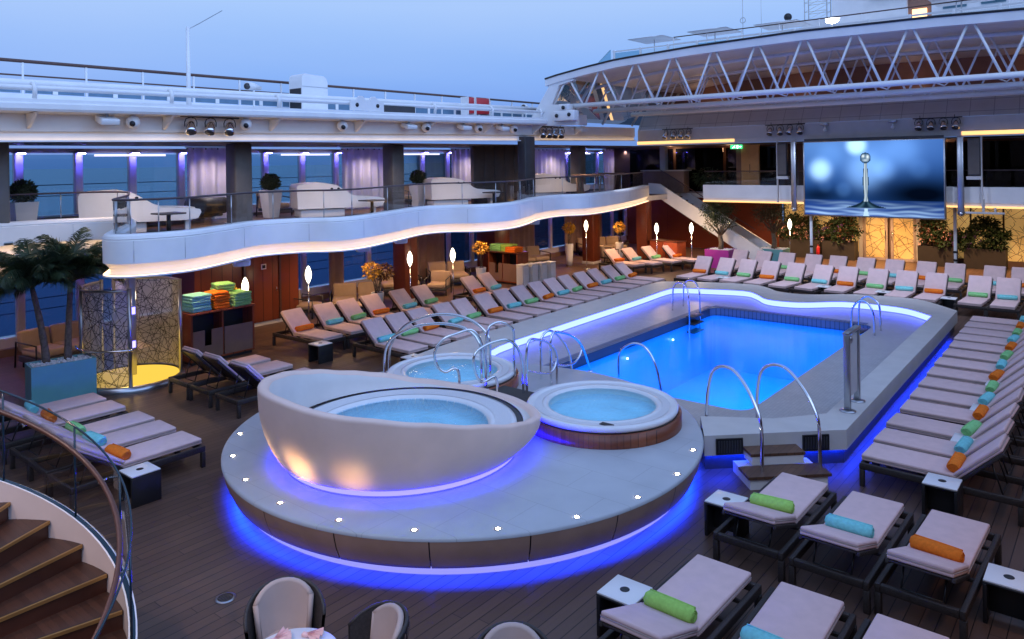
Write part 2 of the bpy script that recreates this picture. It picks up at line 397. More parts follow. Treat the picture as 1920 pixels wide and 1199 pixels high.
# ------------------------------------------------------------------ camera, sky, sun
cam=bpy.data.cameras.new('camera'); co=bpy.data.objects.new('camera',cam); COL.objects.link(co); scn.camera=co
cam.sensor_width=36; cam.lens=1420/1920*36; cam.shift_x=0; cam.shift_y=-296.5/1920; cam.clip_start=.1; cam.clip_end=60000
HEAD=math.atan2(1160,1420)
co.matrix_world=Matrix.Translation((0,0,EYE))@Matrix.Rotation(HEAD,4,'Z')@Matrix.Rotation(R(90),4,'X')@Matrix.Rotation(-math.atan(.0156),4,'Z')
w=bpy.data.worlds.new('World'); scn.world=w; w.use_nodes=True; t=w.node_tree; t.nodes.clear()
out=t.nodes.new('ShaderNodeOutputWorld'); bg=t.nodes.new('ShaderNodeBackground')
tc=t.nodes.new('ShaderNodeTexCoord'); sp=t.nodes.new('ShaderNodeSeparateXYZ'); rp=t.nodes.new('ShaderNodeValToRGB')
t.links.new(tc.outputs['Generated'],sp.inputs[0]); t.links.new(sp.outputs['Z'],rp.inputs[0])
cr=rp.color_ramp; cr.elements[0].position=0; cr.elements[0].color=(.10,.24,.62,1); cr.elements[1].position=1; cr.elements[1].color=(.27,.41,.82,1)
for p,c in ((.06,(.14,.32,.83)),(.11,(.215,.425,.93)),(.2,(.37,.57,.97)),(.45,(.34,.52,.93))):
    e=cr.elements.new(p); e.color=(*c,1)
sky=t.nodes.new('ShaderNodeTexSky'); sky.sky_type='NISHITA'; sky.sun_disc=False; sky.sun_elevation=R(1.0); sky.sun_rotation=R(250)
m1=t.nodes.new('ShaderNodeMix'); m1.data_type='RGBA'; m1.blend_type='ADD'; m1.inputs[0].default_value=.02
t.links.new(rp.outputs[0],m1.inputs[6]); t.links.new(sky.outputs[0],m1.inputs[7]); cn=t.nodes.new('ShaderNodeTexNoise'); cn.inputs['Scale'].default_value=2.2; cn.inputs['Detail'].default_value=6; cm=t.nodes.new('ShaderNodeMapping'); cm.inputs['Scale'].default_value=(1,1,5)
t.links.new(tc.outputs['Generated'],cm.inputs[0]); t.links.new(cm.outputs[0],cn.inputs['Vector'])
cmr=t.nodes.new('ShaderNodeMapRange'); cmr.inputs['From Min'].default_value=.35; cmr.inputs['From Max'].default_value=.75; cmr.inputs['To Max'].default_value=.16; t.links.new(cn.outputs['Fac'],cmr.inputs['Value'])
cx=t.nodes.new('ShaderNodeMix'); cx.data_type='RGBA'; cx.inputs[7].default_value=(.56,.66,.95,1); t.links.new(cmr.outputs[0],cx.inputs[0]); t.links.new(m1.outputs[2],cx.inputs[6])
t.links.new(cx.outputs[2],bg.inputs[0])
sg=t.nodes.new('ShaderNodeMapRange'); sg.interpolation_type='SMOOTHSTEP'      # after-glow: the sky is brighter on the starboard side
sg.inputs['From Min'].default_value=-.05; sg.inputs['From Max'].default_value=.95; sg.inputs['To Min'].default_value=1.0; sg.inputs['To Max'].default_value=2.6
t.links.new(sp.outputs['X'],sg.inputs['Value']); t.links.new(sg.outputs[0],bg.inputs[1])
t.links.new(bg.outputs[0],out.inputs[0])
sl=bpy.data.lights.new('dusk_sun','SUN'); sl.energy=.25; sl.angle=R(25); sl.color=(.85,.88,1.0)
so=bpy.data.objects.new('dusk_sun',sl); COL.objects.link(so); so.rotation_euler=(R(38),R(18),0)
scn.view_settings.view_transform='Standard'; scn.view_settings.look='None'; scn.view_settings.exposure=0; scn.view_settings.gamma=1
scn.view_settings.use_curve_mapping=False
scn.cycles.use_denoising=True; scn.cycles.max_bounces=7; scn.cycles.transparent_max_bounces=24; scn.cycles.sample_clamp_indirect=4
scn.cycles.caustics_reflective=False; scn.cycles.caustics_refractive=False
def lamp(name,loc,power,col=(1,.68,.38),rad=.06,typ='POINT',rot=None,spot=None,blend=.6):
    l=bpy.data.lights.new(name,typ); l.energy=power; l.color=col
    if typ in('POINT','SPOT'): l.shadow_soft_size=rad
    if spot: l.spot_size=R(spot); l.spot_blend=blend
    o=bpy.data.objects.new(name,l); COL.objects.link(o); o.location=loc
    if rot: o.rotation_euler=rot
    return o

# ------------------------------------------------------------------ setting
m=MB(); m.poly([(-40000,-40000,-17),(40000,-40000,-17),(40000,40000,-17),(-40000,40000,-17)])
tag(m.build('sea',SEAM),kind='structure')
PX0,PX1,PY0,PY1=-9.72,-5.25,12.8,21.3
m=MB()
X0,X1,Y0,Y1=-22.45,6,-2.2,38
for a,b,c,d in ((X0,PX0,Y0,Y1),(PX1,X1,Y0,Y1),(PX0,PX1,Y0,PY0),(PX0,PX1,PY1,Y1)):
    m.poly([(a,c,0),(b,c,0),(b,d,0),(a,d,0)])
tag(m.build('deck_floor',DECK),kind='structure')
# pool
WL=.16
pool=thing('swimming_pool','large rectangular swimming pool of glowing azure water in a raised pale stone surround','swimming pool',(-7.5,17,0))
def pb(mb,name,ms,par=pool):
    o=mb.build(name,ms,par); o.matrix_parent_inverse=Matrix.Translation((-par.location[0],-par.location[1],-par.location[2])); return o
def rrect(x0,x1,y0,y1,r,k=5):
    out=[]
    for cx,cy,a0 in ((x1-r,y0+r,-90),(x1-r,y1-r,0),(x0+r,y1-r,90),(x0+r,y0+r,180)):
        for i in range(k+1):
            a=R(a0+90*i/k); out.append((cx+r*math.cos(a),cy+r*math.sin(a)))
    return out
PP=rrect(PX0,PX1,PY0,PY1,.32)
m=MB()
m.loft([(x,y,WL-.04) for x,y in PP],[(x,y,-1.45) for x,y in PP],closed=True); m.poly([(x,y,-1.45) for x,y in PP])
pb(m,'pool_basin',POOLT)
m=MB(); m.loft([(x,y,.345) for x,y in PP],[(x,y,WL-.04) for x,y in PP],closed=True); pb(m,'overflow_band',GRATE)
m=MB(); m.poly([(x,y,WL) for x,y in PP]); pb(m,'water',WATER)
for gx in ((-7.15,-6.55,13.5,14.1),(-8.9,-8.2,13.9,14.6)):
    m=MB(); m.box(*gx,-.38,-.30); pb(m,'grating',PLANT)
# surround polylines (outer / inner)
O=[(-11.2,10.2),(-12.3,11.6),(-12.55,15.5),(-12.65,20),(-12.72,23.2),(-12.3,23.85),(-11.07,24.41),(-9.87,24.70),(-9.2,24.35),(-8.64,23.85),(-7.78,23.85),(-6.72,24.6),(-5.51,24.85),(-4.77,24.72),(-3.70,23.57),(-3.62,20),(-3.55,16),(-3.47,12.36),(-4.3,11.58),(-5.11,10.80)]
I=[(-10.1,12.3),(-11.25,12.9),(-11.5,15.5),(-11.65,20),(-11.77,22.2),(-11.6,22.75),(-10.86,23.1),(-9.65,23.45),(-9.1,23.1),(-8.5,22.45),(-7.6,22.5),(-6.6,23.3),(-5.6,23.4),(-4.84,23.2),(-4.12,22.5),(-4.08,20),(-4.0,16),(-3.95,12.95),(-4.55,12.2),(-5.55,11.6)]
def dense(L): return smooth_line(L[:15],4)[:-1]+L[14:]
def dense2(L):
    o=[]
    for i,(a,b) in enumerate(zip(L,L[1:])):
        k=4
        o+= [(a[0]+(b[0]-a[0])*j/k,a[1]+(b[1]-a[1])*j/k) for j in range(k)]
    return o+[L[-1]]
OS=smooth_line(O[:15],4)[:-1]+[O[14]]+dense2(O[14:])[1:]
IS=smooth_line(I[:15],4)[:-1]+[I[14]]+dense2(I[14:])[1:]
m=MB(); T=.55
m.loft([(x,y,T) for x,y in IS],[(x,y,T) for x,y in OS])
m.loft([(x,y,T) for x,y in OS],[(x,y,T-.31) for x,y in OS])
m.loft([(x,y,T-.31) for x,y in OS],[(x*.985-.115,y*.985+.255,T-.31) for x,y in OS])     # underside of the lip
pb(m,'surround_rim',RIMST)
OB=[(x*.985-.115,y*.985+.255) for x,y in OS]
m=MB(); m.loft([(x,y,T-.312) for x,y in OB],[(x,y,0) for x,y in OB]); pb(m,'surround_base',DARK)
m=MB(); m.loft([(x,y,T) for x,y in IS],[(x,y,T-.03) for x,y in IS]); m.loft([(x,y,T-.18) for x,y in IS],[(x,y,.35) for x,y in IS]); pb(m,'inner_step',RIMST)
k0,k1=3,57
m=MB(); m.loft([(x,y,T-.03) for x,y in IS[k0:k1]],[(x,y,T-.18) for x,y in IS[k0:k1]]); pb(m,'led_strip',POOLSTRIP)
m=MB(); m.loft([(x,y,T-.03) for x,y in IS[k1-1:]],[(x,y,T-.18) for x,y in IS[k1-1:]]); m.loft([(x,y,T-.03) for x,y in IS[:k0+1]],[(x,y,T-.18) for x,y in IS[:k0+1]]); pb(m,'inner_step_edge',RIMST)
# walkway between rim and water: fan from dense inner line to pool outline
def pool_near(p):
    return (min(max(p[0],PX0),PX1),min(max(p[1],PY0),PY1))
ring=[(x,y,.35) for x,y in IS]; n=len(ring)
inn=[]
for x,y in IS:
    q=min(PP,key=lambda c:(c[0]-x)**2+(c[1]-y)**2)
    qx,qy=pool_near((x,y))
    # on straight sides project, near corners use the rounded outline
    if (PX0+.32<x<PX1-.32) or (PY0+.32<y<PY1-.32): inn.append((qx,qy,.35))
    else: inn.append((q[0],q[1],.35))
m=MB()
# left / far / right / near strips through explicit polygons
m.loft(ring,inn)
near=[(-5.55,11.6,.35),(-10.1,12.3,.35)]
last=inn[-1]; first=inn[0]
m.poly([(-5.55,11.6,.35),(-10.1,12.3,.35),first,(PX0+.32,PY0,.35),(PX1-.32,PY0,.35),last][::-1])
pb(m,'walkway',MOSAIC)
m=MB()   # dark overflow grating flush on the left and far walkway edge
m.box(PX0-.22,PX0-.02,PY0+.3,PY1+.02,.352,.362); m.box(PX0-.02,PX1-.2,PY1+.02,PY1+.22,.352,.362); pb(m,'overflow_grating',GRATE)
for x,y in ((-9.66,13.9),(-9.66,16.2),(-9.66,18.6)):
    m=MB(); m.ball((x,y,-.1),.028,.028,.028,8,6); pb(m,'underwater_light',POOLLAMP)
# blue strip tucked under the lip, shining down on the deck (right side and front)
m=MB()
seg=[p for p in zip(OS,OB)][57:]
A=[((a[0]*.35+b[0]*.65),(a[1]*.35+b[1]*.65),T-.318) for a,b in seg]; B=[((a[0]*.6+b[0]*.4),(a[1]*.6+b[1]*.4),T-.318) for a,b in seg]
m.loft(A,B); pb(m,'under_lip_led',BLUESTRIP)
def added_basin_light(name,x,y,z,sx,sy,power,col,shape='RECTANGLE'):  # added unseen area light just under the water surface, shining down into the basin
    l=bpy.data.lights.new(name,'AREA'); l.shape=shape; l.size=sx; l.size_y=sy; l.energy=power; l.color=col
    o=bpy.data.objects.new(name,l); COL.objects.link(o); o.location=(x,y,z); return o
added_basin_light('added_pool_light',-7.48,17.05,WL-.02,4.3,8.3,540,(.015,.33,1.0))  # added flat lights give the pool water its even glow
added_basin_light('added_pool_light_near',-7.48,14.0,WL-.02,4.0,2.0,60,(.03,.40,1.0))
# front vents
DV=Vector((-3.47+5.11,12.36-10.80,0)).normalized()
for s0 in (.18,1.55):
    p=Vector((-5.11,10.80,0))+DV*s0
    nrm=Vector((DV.y,-DV.x,0)); q=p+nrm*.012
    a=math.atan2(DV.y,DV.x)
    t_=thing('vent_grille','black slotted grille in the pool front, '+('beside the platform' if s0<1 else 'right of the wooden steps'),'grille',(q.x,q.y,.26),a,'grilles in the pool front')
    m=MB(); m.box(0,.42,-.02,.012,0,.24); m.build('frame',BLACK,t_)
    m=MB()
    for i in range(9): m.box(.03+i*.042,.05+i*.042,-.034,-.021,.03,.21)
    m.build('slat',DARK,t_)

# ------------------------------------------------------------------ round platform, tubs, bowl
PC=(-8.40,9.02); PR=3.73
pl=thing('round_platform','wide round stone platform with brown panelled edge glowing blue underneath','platform',(PC[0],PC[1],0))
def lb(mb,name,ms,par): return mb.build(name,ms,par)
m=MB(); m.lathe([(0.01,.55),(PR-.03,.55),(PR,.535),(PR,.50)],128); lb(m,'platform_top',STONE,pl)
m=MB()
for i in range(20):
    m.lathe([(PR-.005,.50),(PR-.02,.42),(PR-.055,.30),(PR-.115,.17),(PR-.13,.135),(PR-.15,.135),(PR-.16,.20),(PR-.30,.21)],8,a0=i*18+.12,a1=i*18+17.88)
lb(m,'edge_panel',FASC,pl)
m=MB(); m.lathe([(PR-.04,.49),(PR-.09,.30),(PR-.17,.19)],96); lb(m,'joint_backing',BLACK,pl)
m=MB(); m.lathe([(PR-.255,.20),(PR-.255,.095)],96); lb(m,'plinth',BLACK,pl)
m=MB(); m.lathe([(PR-.25,.092),(PR-.245,.05),(PR-.25,.0)],96); lb(m,'plinth_glow',LAVBAND,pl)  # look of the LED-lit plinth, put into a glowing band
m=MB(); m.lathe([(PR-.18,.185),(PR-.245,.18)],96); lb(m,'under_edge_led',BLUESTRIP,pl)
def spotlight(x,y,z,label):
    t_=thing('floor_spotlight',label,'spotlight',(x,y,z),0,'spotlights set into the platform edge')
    m=MB(); m.lathe([(.05,.004),(.028,.006)],16); m.build('trim',CHROME,t_)
    m=MB(); m.disc((0,0),.027,.0055,12); m.build('lens',SPOT,t_)
SP=[(-11.8,10.04),(-10.99,6.53),(-10.23,5.96),(-9.32,5.61),(-8.33,5.49),(-7.37,5.65),(-6.47,6.03),(-5.72,6.64),(-5.16,7.43),(-4.85,8.33),(-4.78,9.27),(-4.99,10.18)]
SL=['small floor spotlight behind the bowl, near the far tub','small floor spotlight left of the white bowl, nearest the dark loungers']+['small floor spotlight in the platform edge, %s from the left along the front curve'%ORD[i] for i in range(2,9)]+['small floor spotlight in the platform edge nearest the small side table','small floor spotlight in the platform edge just below the wood-clad tub','small floor spotlight between the wood-clad tub and the pool front']
for (x,y),l in zip(SP,SL): spotlight(x,y,.55,l)

def tub(cx,cy,label,sr=1.277,rr=1.217,wr=.87):
    t_=thing('hot_tub',label,'hot tub',(cx,cy,.552))
    m=MB(); m.lathe([(sr,0),(sr,.20),(sr-.05,.205)],72); m.build('wood_skirt',TUBWOOD,t_)
    m=MB(); m.lathe([(rr-.03,.205),(rr+.005,.225),(rr+.012,.27),(rr,.295),(rr-.03,.305),(rr-.10,.300),(rr-.12,.285),(wr+.10,.285),(wr+.09,.30),(wr+.02,.29),(wr,.25),(wr-.03,.16)],72); m.build('rim',ACRY,t_)
    m=MB(); m.lathe([(rr-.125,.288),(wr+.105,.288)],72); m.build('overflow_ring',RING,t_)
    m=MB(); m.lathe([(wr,.2),(wr-.07,.12),(wr-.30,.10),(wr-.34,.03),(.01,.02)],48); m.build('basin',TUBIN,t_)
    m=MB(); m.disc((0,0),wr-.004,.262,48); m.build('water',TWATER,t_)
    m=MB(); m.box(-.10,.10,-.05,.05,.285,.30,at=(wr*.72,-.72*wr-.22,0)); m.build('skimmer_cover',BLACK,t_)
    added_basin_light('added_tub_light',cx,cy,.552+.258,wr*1.8,wr*1.8,4.2,(.20,.58,1.0),'DISK')  # added disc light brightens the tub water
    return t_
tub(-6.74,10.47,'round hot tub clad in dark wood at the front right of the platform')
tub(-10.12,10.47,'round hot tub at the back of the platform under the long curved handrails')

BC=(-8.48,7.71)
bw=thing('bowl_hot_tub','big smooth white bowl with slanting rim around a round hot tub, glowing blue underneath','hot tub',(BC[0],BC[1],.552))
RT=[(0,1.72),(40,1.63),(60,1.54),(80,1.40),(100,1.24),(115,1.13),(135,.98),(160,.90),(180,.88)]
def rimz(a):
    d=abs((a+95+180)%360-180)
    for (d0,z0),(d1,z1) in zip(RT,RT[1:]):
        if d<=d1:
            f=(d-d0)/(d1-d0); f=f*f*(3-2*f)*.5+f*.5
            return z0+(z1-z0)*f
    return RT[-1][1]
nA=96; prof_t=[0,.06,.14,.26,.4,.56,.74,.9,.97,1.0]
def rad(tt): return 1.86+.22*(1-(1-tt)**2.4)
vs=[];ring=[]
for i in range(nA):
    a=360*i/nA; zt=rimz(a)-.552
    col=[(rad(x)*0+ (1.80+ .26*(1-(1-x)**2.6)), .115+(zt-.115)*x) for x in prof_t]
    rt=col[-1][0]
    col+=[(rt-.02,zt+.02),(rt-.07,zt+.028),(rt-.13,zt+.01),(rt-.16,zt-.03)]
    k=max(0.0,zt-.36)
    col+=[(rt-.19,zt-.03-k*.35),(rt-.22,zt-.03-k*.7),(1.80,.36)]
    vs.append([(r*math.cos(R(a)),r*math.sin(R(a)),z) for r,z in col])
m=MB(); L=len(vs[0]); flat=[p for c in vs for p in c]
OUTN=len(prof_t)+3
m.add(flat,[(i*L+q,((i+1)%nA)*L+q,((i+1)%nA)*L+q+1,i*L+q+1) for i in range(nA) for q in range(L-1)],0,True)
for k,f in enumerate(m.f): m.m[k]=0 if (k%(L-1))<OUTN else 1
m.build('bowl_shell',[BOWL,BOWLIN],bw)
m=MB(); m.lathe([(1.70,.0),(1.70,.12)],72); m.build('foot_ring',WARMW,bw)
m=MB(); m.lathe([(1.715,.02),(1.73,.10)],72); m.build('foot_led',BOWLSTRIP,bw)
m=MB(); m.lathe([(1.80,.345),(1.70,.345)],72); m.build('drain_slot',BLACK,bw)
m=MB(); m.lathe([(1.797,.118),(1.60,.118)],72); m.build('underside',BOWL,bw)
m=MB(); m.lathe([(1.705,.33),(1.70,.36),(1.64,.375),(1.36,.365),(1.33,.37),(1.28,.34),(1.24,.25)],72); m.build('rim',ACRY,bw)
m=MB(); m.lathe([(1.62,.380),(1.38,.3705)],72); m.build('overflow_ring',RING,bw)
m=MB(); m.lathe([(1.275,.33),(1.2,.16),(.85,.14),(.8,.03),(.01,.02)],56); m.build('basin',TUBIN,bw)
m=MB(); m.disc((0,0),1.272,.315,56); m.build('water',TWATER,bw)
added_basin_light('added_tub_light',BC[0],BC[1],.552+.31,2.3,2.3,8,(.20,.58,1.0),'DISK')  # added disc light brightens the water in the bowl
# warm uplights grazing the bowl
for ang,pw in ((-110,24),(-87,46),(-62,16)):
    x=BC[0]+2.30*math.cos(R(ang)); y=BC[1]+2.30*math.sin(R(ang))
    d=Vector((BC[0]+1.9*math.cos(R(ang))-x,BC[1]+1.9*math.sin(R(ang))-y,.27)); o=lamp('bowl_uplight',(x,y,.575),pw*.62,(1,.62,.25),.06,'SPOT',spot=76,blend=1)
    o.rotation_euler=(-d).to_track_quat('Z','Y').to_euler()
# step mats between the tubs
t_=thing('tub_steps','low brown steps between the three hot tubs','steps',(-8.55,10.2,.552))
m=MB(); m.box(-.75,.95,-.42,.30,0,.19); m.build('step',PLANT,t_)
m=MB(); m.box(.15,.95,.32,.95,0,.10); m.build('lower_step',GREYW,t_)

# wooden steps up to the pool front
a=math.atan2(DV.y,DV.x); c=Vector((-5.11,10.80,0))+DV*1.02; nrm=Vector((DV.y,-DV.x,0))
t_=thing('wooden_steps','two dark wooden steps with pale risers leading up to the pool front','steps',(c.x,c.y,0),a)
m=MB(); m.box(-.42,.42,-.34,-.01,.33,.37); m.build('tread',STEPWOOD,t_)
m=MB(); m.box(-.62,.62,-.74,-.345,.16,.20); m.build('tread',STEPWOOD,t_)
m=MB(); m.box(-.40,.40,-.33,-.012,.2,.328); m.build('riser',WARMW,t_)
m=MB(); m.box(-.58,.58,-.70,-.02,0,.158); m.build('riser',WARMW,t_)

# ------------------------------------------------------------------ handrails (profile s,z in the vertical plane A -> B)
def rail(A,B,prof,label,r=.024,k=5,extra=None,discs=True,name='handrail',group=None):
    A=Vector((A[0],A[1],0)); B=Vector((B[0],B[1],0)); d=(B-A).normalized()
    t_=thing(name,label,'handrail',(A.x,A.y,prof[0][1]),0,group)
    def P(l):
        l=smooth_line(l,k); return [(d.x*s,d.y*s,z-prof[0][1]) for s,z in l]
    m=MB(); m.tube(P(prof),r,10); m.build('tube',CHROME,t_)
    if extra: m=MB(); m.tube(P(extra),r*.9,10); m.build('loop',CHROME,t_)
    if discs:
        for s,z in (prof[0],prof[-1]):
            m=MB(); m.lathe([(.055,0),(.055,.012),(.03,.02)],16); o=m.build('base_flange',CHROME,t_); o.location=(d.x*s,d.y*s,z-prof[0][1])
    return t_
rail((-9.22,9.72),(-8.92,10.11),[(0,.75),(0,1.02),(-.03,1.14),(-.10,1.17),(-.24,1.12),(-.37,1.21),(-.43,1.4),(-.39,1.56),(-.25,1.71),(-.03,1.78),(.21,1.83),(.35,1.71),(.43,1.5),(.47,1.21),(.48,.75)],'looped steel handrail on the left of the steps behind the white bowl')
rail((-8.38,9.77),(-8.28,10.36),[(0,.75),(0,1.0),(-.03,1.12),(-.10,1.16),(-.31,1.12),(-.43,1.23),(-.5,1.44),(-.46,1.63),(-.25,1.72),(.01,1.75),(.24,1.73),(.45,1.58),(.56,1.32),(.59,.95),(.59,.6)],'looped steel handrail on the right of the steps, in front of the blue pool')
rail((-8.23,10.39),(-8.40,11.52),[(0,.56),(0,1.0),(.01,1.48),(.12,1.64),(.37,1.6),(.81,1.45),(1.1,1.2),(1.15,.91),(1.13,.56)],'steel handrail with lower loop beside the wood-clad tub',extra=[(.02,1.12),(.3,1.02),(.6,.93),(.9,.88),(1.08,.97),(1.14,1.1)])
rail((-8.57,11.56),(-8.85,13.33),[(0,.36),(0,.9),(0,1.35),(.13,1.51),(.41,1.46),(.92,1.29),(1.36,1.01),(1.63,.65),(1.79,.36)],'long steel handrail curving down to the near left corner of the pool',extra=[(.02,.97),(.3,.85),(.64,.76),(1.0,.72),(1.25,.79),(1.38,.92),(1.32,1.03)])
rail((-9.02,11.01),(-9.18,10.45),[(0,.56),(0,1.1),(0,1.56),(.06,1.7),(.27,1.81),(.45,1.81),(.57,1.72),(.62,1.4),(.62,.56)],'tall steel handrail behind the looped rails, right of the back tub')
rail((-8.95,11.75),(-8.9,12.75),[(0,.36),(0,.9),(0,1.25),(.12,1.42),(.35,1.42),(.7,1.15),(.92,.8),(1.0,.36)],'low steel handrail between the back tub and the pool corner')
rail((-11.60,10.18),(-9.16,10.47),[(0,.56),(.03,1.03),(.16,1.3),(.46,1.59),(.87,1.78),(1.3,1.89),(1.72,1.91),(2.06,1.85),(2.32,1.72),(2.45,1.56),(2.47,1.31),(2.46,.56)],'long steel arch over the far side of the back tub',r=.026)
rail((-11.36,9.86),(-9.27,10.35),[(0,.56),(0,.95),(.06,1.22),(.2,1.4),(.48,1.56),(.8,1.69),(1.28,1.77),(1.68,1.76),(1.93,1.68),(2.08,1.54),(2.15,1.31),(2.16,.56)],'long steel arch over the near side of the back tub',r=.026)
rail((-8.26,13.50),(-7.23,13.44),[(0,.30),(.01,.72),(.14,.93),(.41,1.06),(.68,.99),(.9,.65),(1.04,.0)],'single steel hoop handrail dipping into the near end of the pool',discs=False)
for A,B,pr,l in (((-10.45,20.12),(-9.55,19.37),[(0,.36),(.03,.8),(.12,1.07),(.46,1.25),(.9,1.25),(1.12,1.06),(1.16,.6),(1.16,-.2)],'nearer steel hoop of the pool ladder at the far left corner'),
    ((-10.49,20.89),(-9.61,20.18),[(0,.36),(.03,.8),(.1,1.03),(.36,1.19),(.79,1.23),(1.08,1.02),(1.11,.6),(1.11,-.2)],'farther steel hoop of the pool ladder at the far left corner'),
    ((-4.95,20.12),(-5.54,20.25),[(0,.36),(.02,.86),(.16,1.13),(.34,1.18),(.51,1.03),(.58,.78),(.59,-.2)],'nearer steel hoop of the pool ladder at the far right corner'),
    ((-4.96,20.76),(-5.54,20.96),[(0,.36),(.03,.96),(.18,1.14),(.37,1.18),(.54,1.06),(.6,.8),(.61,-.2)],'farther steel hoop of the pool ladder at the far right corner')):
    rail(A,B,pr,l,discs=False,group='pool ladder hoops')
rail((-5.49,11.70),(-4.23,10.87),[(0,.36),(.02,.7),(.07,1.0),(.19,1.3),(.45,1.47),(.8,1.50),(1.14,1.33),(1.4,1.06),(1.49,.84),(1.5,.4),(1.5,0)],'left steel handrail arching over the wooden pool steps',r=.027)
rail((-4.87,12.28),(-3.60,11.47),[(0,.36),(.02,.7),(.05,1.0),(.16,1.3),(.45,1.47),(.82,1.48),(1.2,1.26),(1.43,1.0),(1.50,.8),(1.51,.4),(1.51,0)],'right steel handrail arching over the wooden pool steps',r=.027)
for (x,y),l in (((-9.62,19.85),'dark plastic steps of the pool ladder in the far left corner'),((-5.42,20.5),'dark plastic step of the pool ladder in the far right corner')):
    t_=thing('ladder_steps',l,'ladder step',(x,y,0))
    for z in (.33,.13,-.1):
        m=MB(); m.rbox(-.14,.14,-.30,.30,z,z+.04,.012); m.build('tread',DARK,t_)
# gate between two posts on the rim
t_=thing('screen_gate','narrow frosted panel between two steel posts standing on the pool rim','gate',(-3.70,13.27,.552))
for dy in (0,.66):
    m=MB(); m.lathe([(.13,0),(.13,.012),(.06,.022)],24); o=m.build('base_plate',STEEL,t_); o.location=(-.04*dy,dy,0)
    m=MB(); m.rbox(-.05,.05,-.035,.035,.02,1.27,.008); o=m.build('post',STEEL,t_); o.location=(-.04*dy,dy,0)
m=MB(); m.box(-.03,.0,.06,.60,.2,1.2); m.build('frosted_panel',GREYW,t_)
m=MB(); m.rbox(-.06,.045,-.04,.70,1.265,1.31,.008); m.ball((-.02,.24,1.14),.05,.09,.07); m.build('top_bar',STEEL,t_)
t_=thing('deck_drain','small round steel deck drain set in the planks','drain',(-7.84,4.45,.002))
m=MB(); m.lathe([(.11,0),(.11,.006),(.085,.008)],24); m.build('frame',STEEL,t_)
m=MB()
for i in range(5): m.box(-.075,.075,-.062+i*.026,-.05+i*.026,.002,.007)
m.build('bar',DARK,t_)

# ------------------------------------------------------------------ loungers (foot end at the origin, head towards local +x)
def make_lounger(angle):
    t_=thing('sun_lounger','x','lounger')
    W=.39
    f=MB()
    for sy in(-1,1): f.rbox(.0,2.0,sy*W-.028,sy*W+.028,.245,.34,.010)
    f.rbox(.0,.055,-W+.029,W-.029,.25,.335,.008); f.rbox(1.945,2.0,-W+.029,W-.029,.25,.335,.008)
    for x in (.35,.75,1.2): f.box(x-.02,x+.02,-W+.03,W-.03,.27,.30)
    f.build('frame',WICK,t_)
    for x in (.035,1.965):
        for sy in(-1,1):
            g=MB(); g.rbox(x-.032,x+.032,sy*W-.034,sy*W+.034,.0,.244,.008); g.build('leg',WICK,t_)
    c=MB(); c.rbox(.0,1.26,-.31,.31,.342,.385,.016); c.rbox(.0,1.26,-.31,.31,.385,.432,.018); sc=c.build('seat_cushion',CUSH,t_)
    q=MB(); q.tube([(.004,-.30,.386),(.004,.30,.386)],.006,5); q.tube([(.02,-.312,.386),(1.25,-.312,.386)],.006,5); q.tube([(.02,.312,.386),(1.25,.312,.386)],.006,5); q.build('piping',PIPE,sc)
    Mx=Matrix.Translation((1.24,0,.345))@Matrix.Rotation(-R(angle),4,'Y')
    c=MB(); c.rbox(.01,.76,-.31,.31,.02,.062,.016,M=Mx); c.rbox(.01,.76,-.31,.31,.062,.108,.018,M=Mx); bc=c.build('backrest_cushion',CUSH,t_)
    def tx(l): return [tuple(Mx@Vector(p)) for p in l]
    q=MB(); q.tube(tx([(.765,-.30,.063),(.765,.30,.063)]),.006,5); q.tube(tx([(.03,-.312,.063),(.75,-.312,.063)]),.006,5); q.tube(tx([(.03,.312,.063),(.75,.312,.063)]),.006,5); q.build('piping',PIPE,bc)
    f=MB(); f.rbox(.0,.74,-.325,-.285,-.03,.018,.006,M=Mx); f.rbox(.0,.74,.285,.325,-.03,.018,.006,M=Mx)
    f.rbox(.0,.74,-.284,.284,-.012,.012,.004,M=Mx); f.build('backrest_frame',WICK,t_)
    p=Mx@Vector((.5,0,-.03))
    f=MB()
    for sy in(-.2,.2): f.tube([(p.x,sy,p.z),(min(p.x+.12,1.9),sy,.285)],.011,6)
    f.tube([(min(p.x+.12,1.9),-.2,.285),(min(p.x+.12,1.9),.2,.285)],.011,6)
    f.build('support_strut',BLACK,t_)
    return t_
PROTO={}
def lounger(x,y,rz,angle,label,group):
    if angle not in PROTO: PROTO[angle]=make_lounger(angle)
    return place(PROTO[angle],(x,y,0),R(rz),label,group)
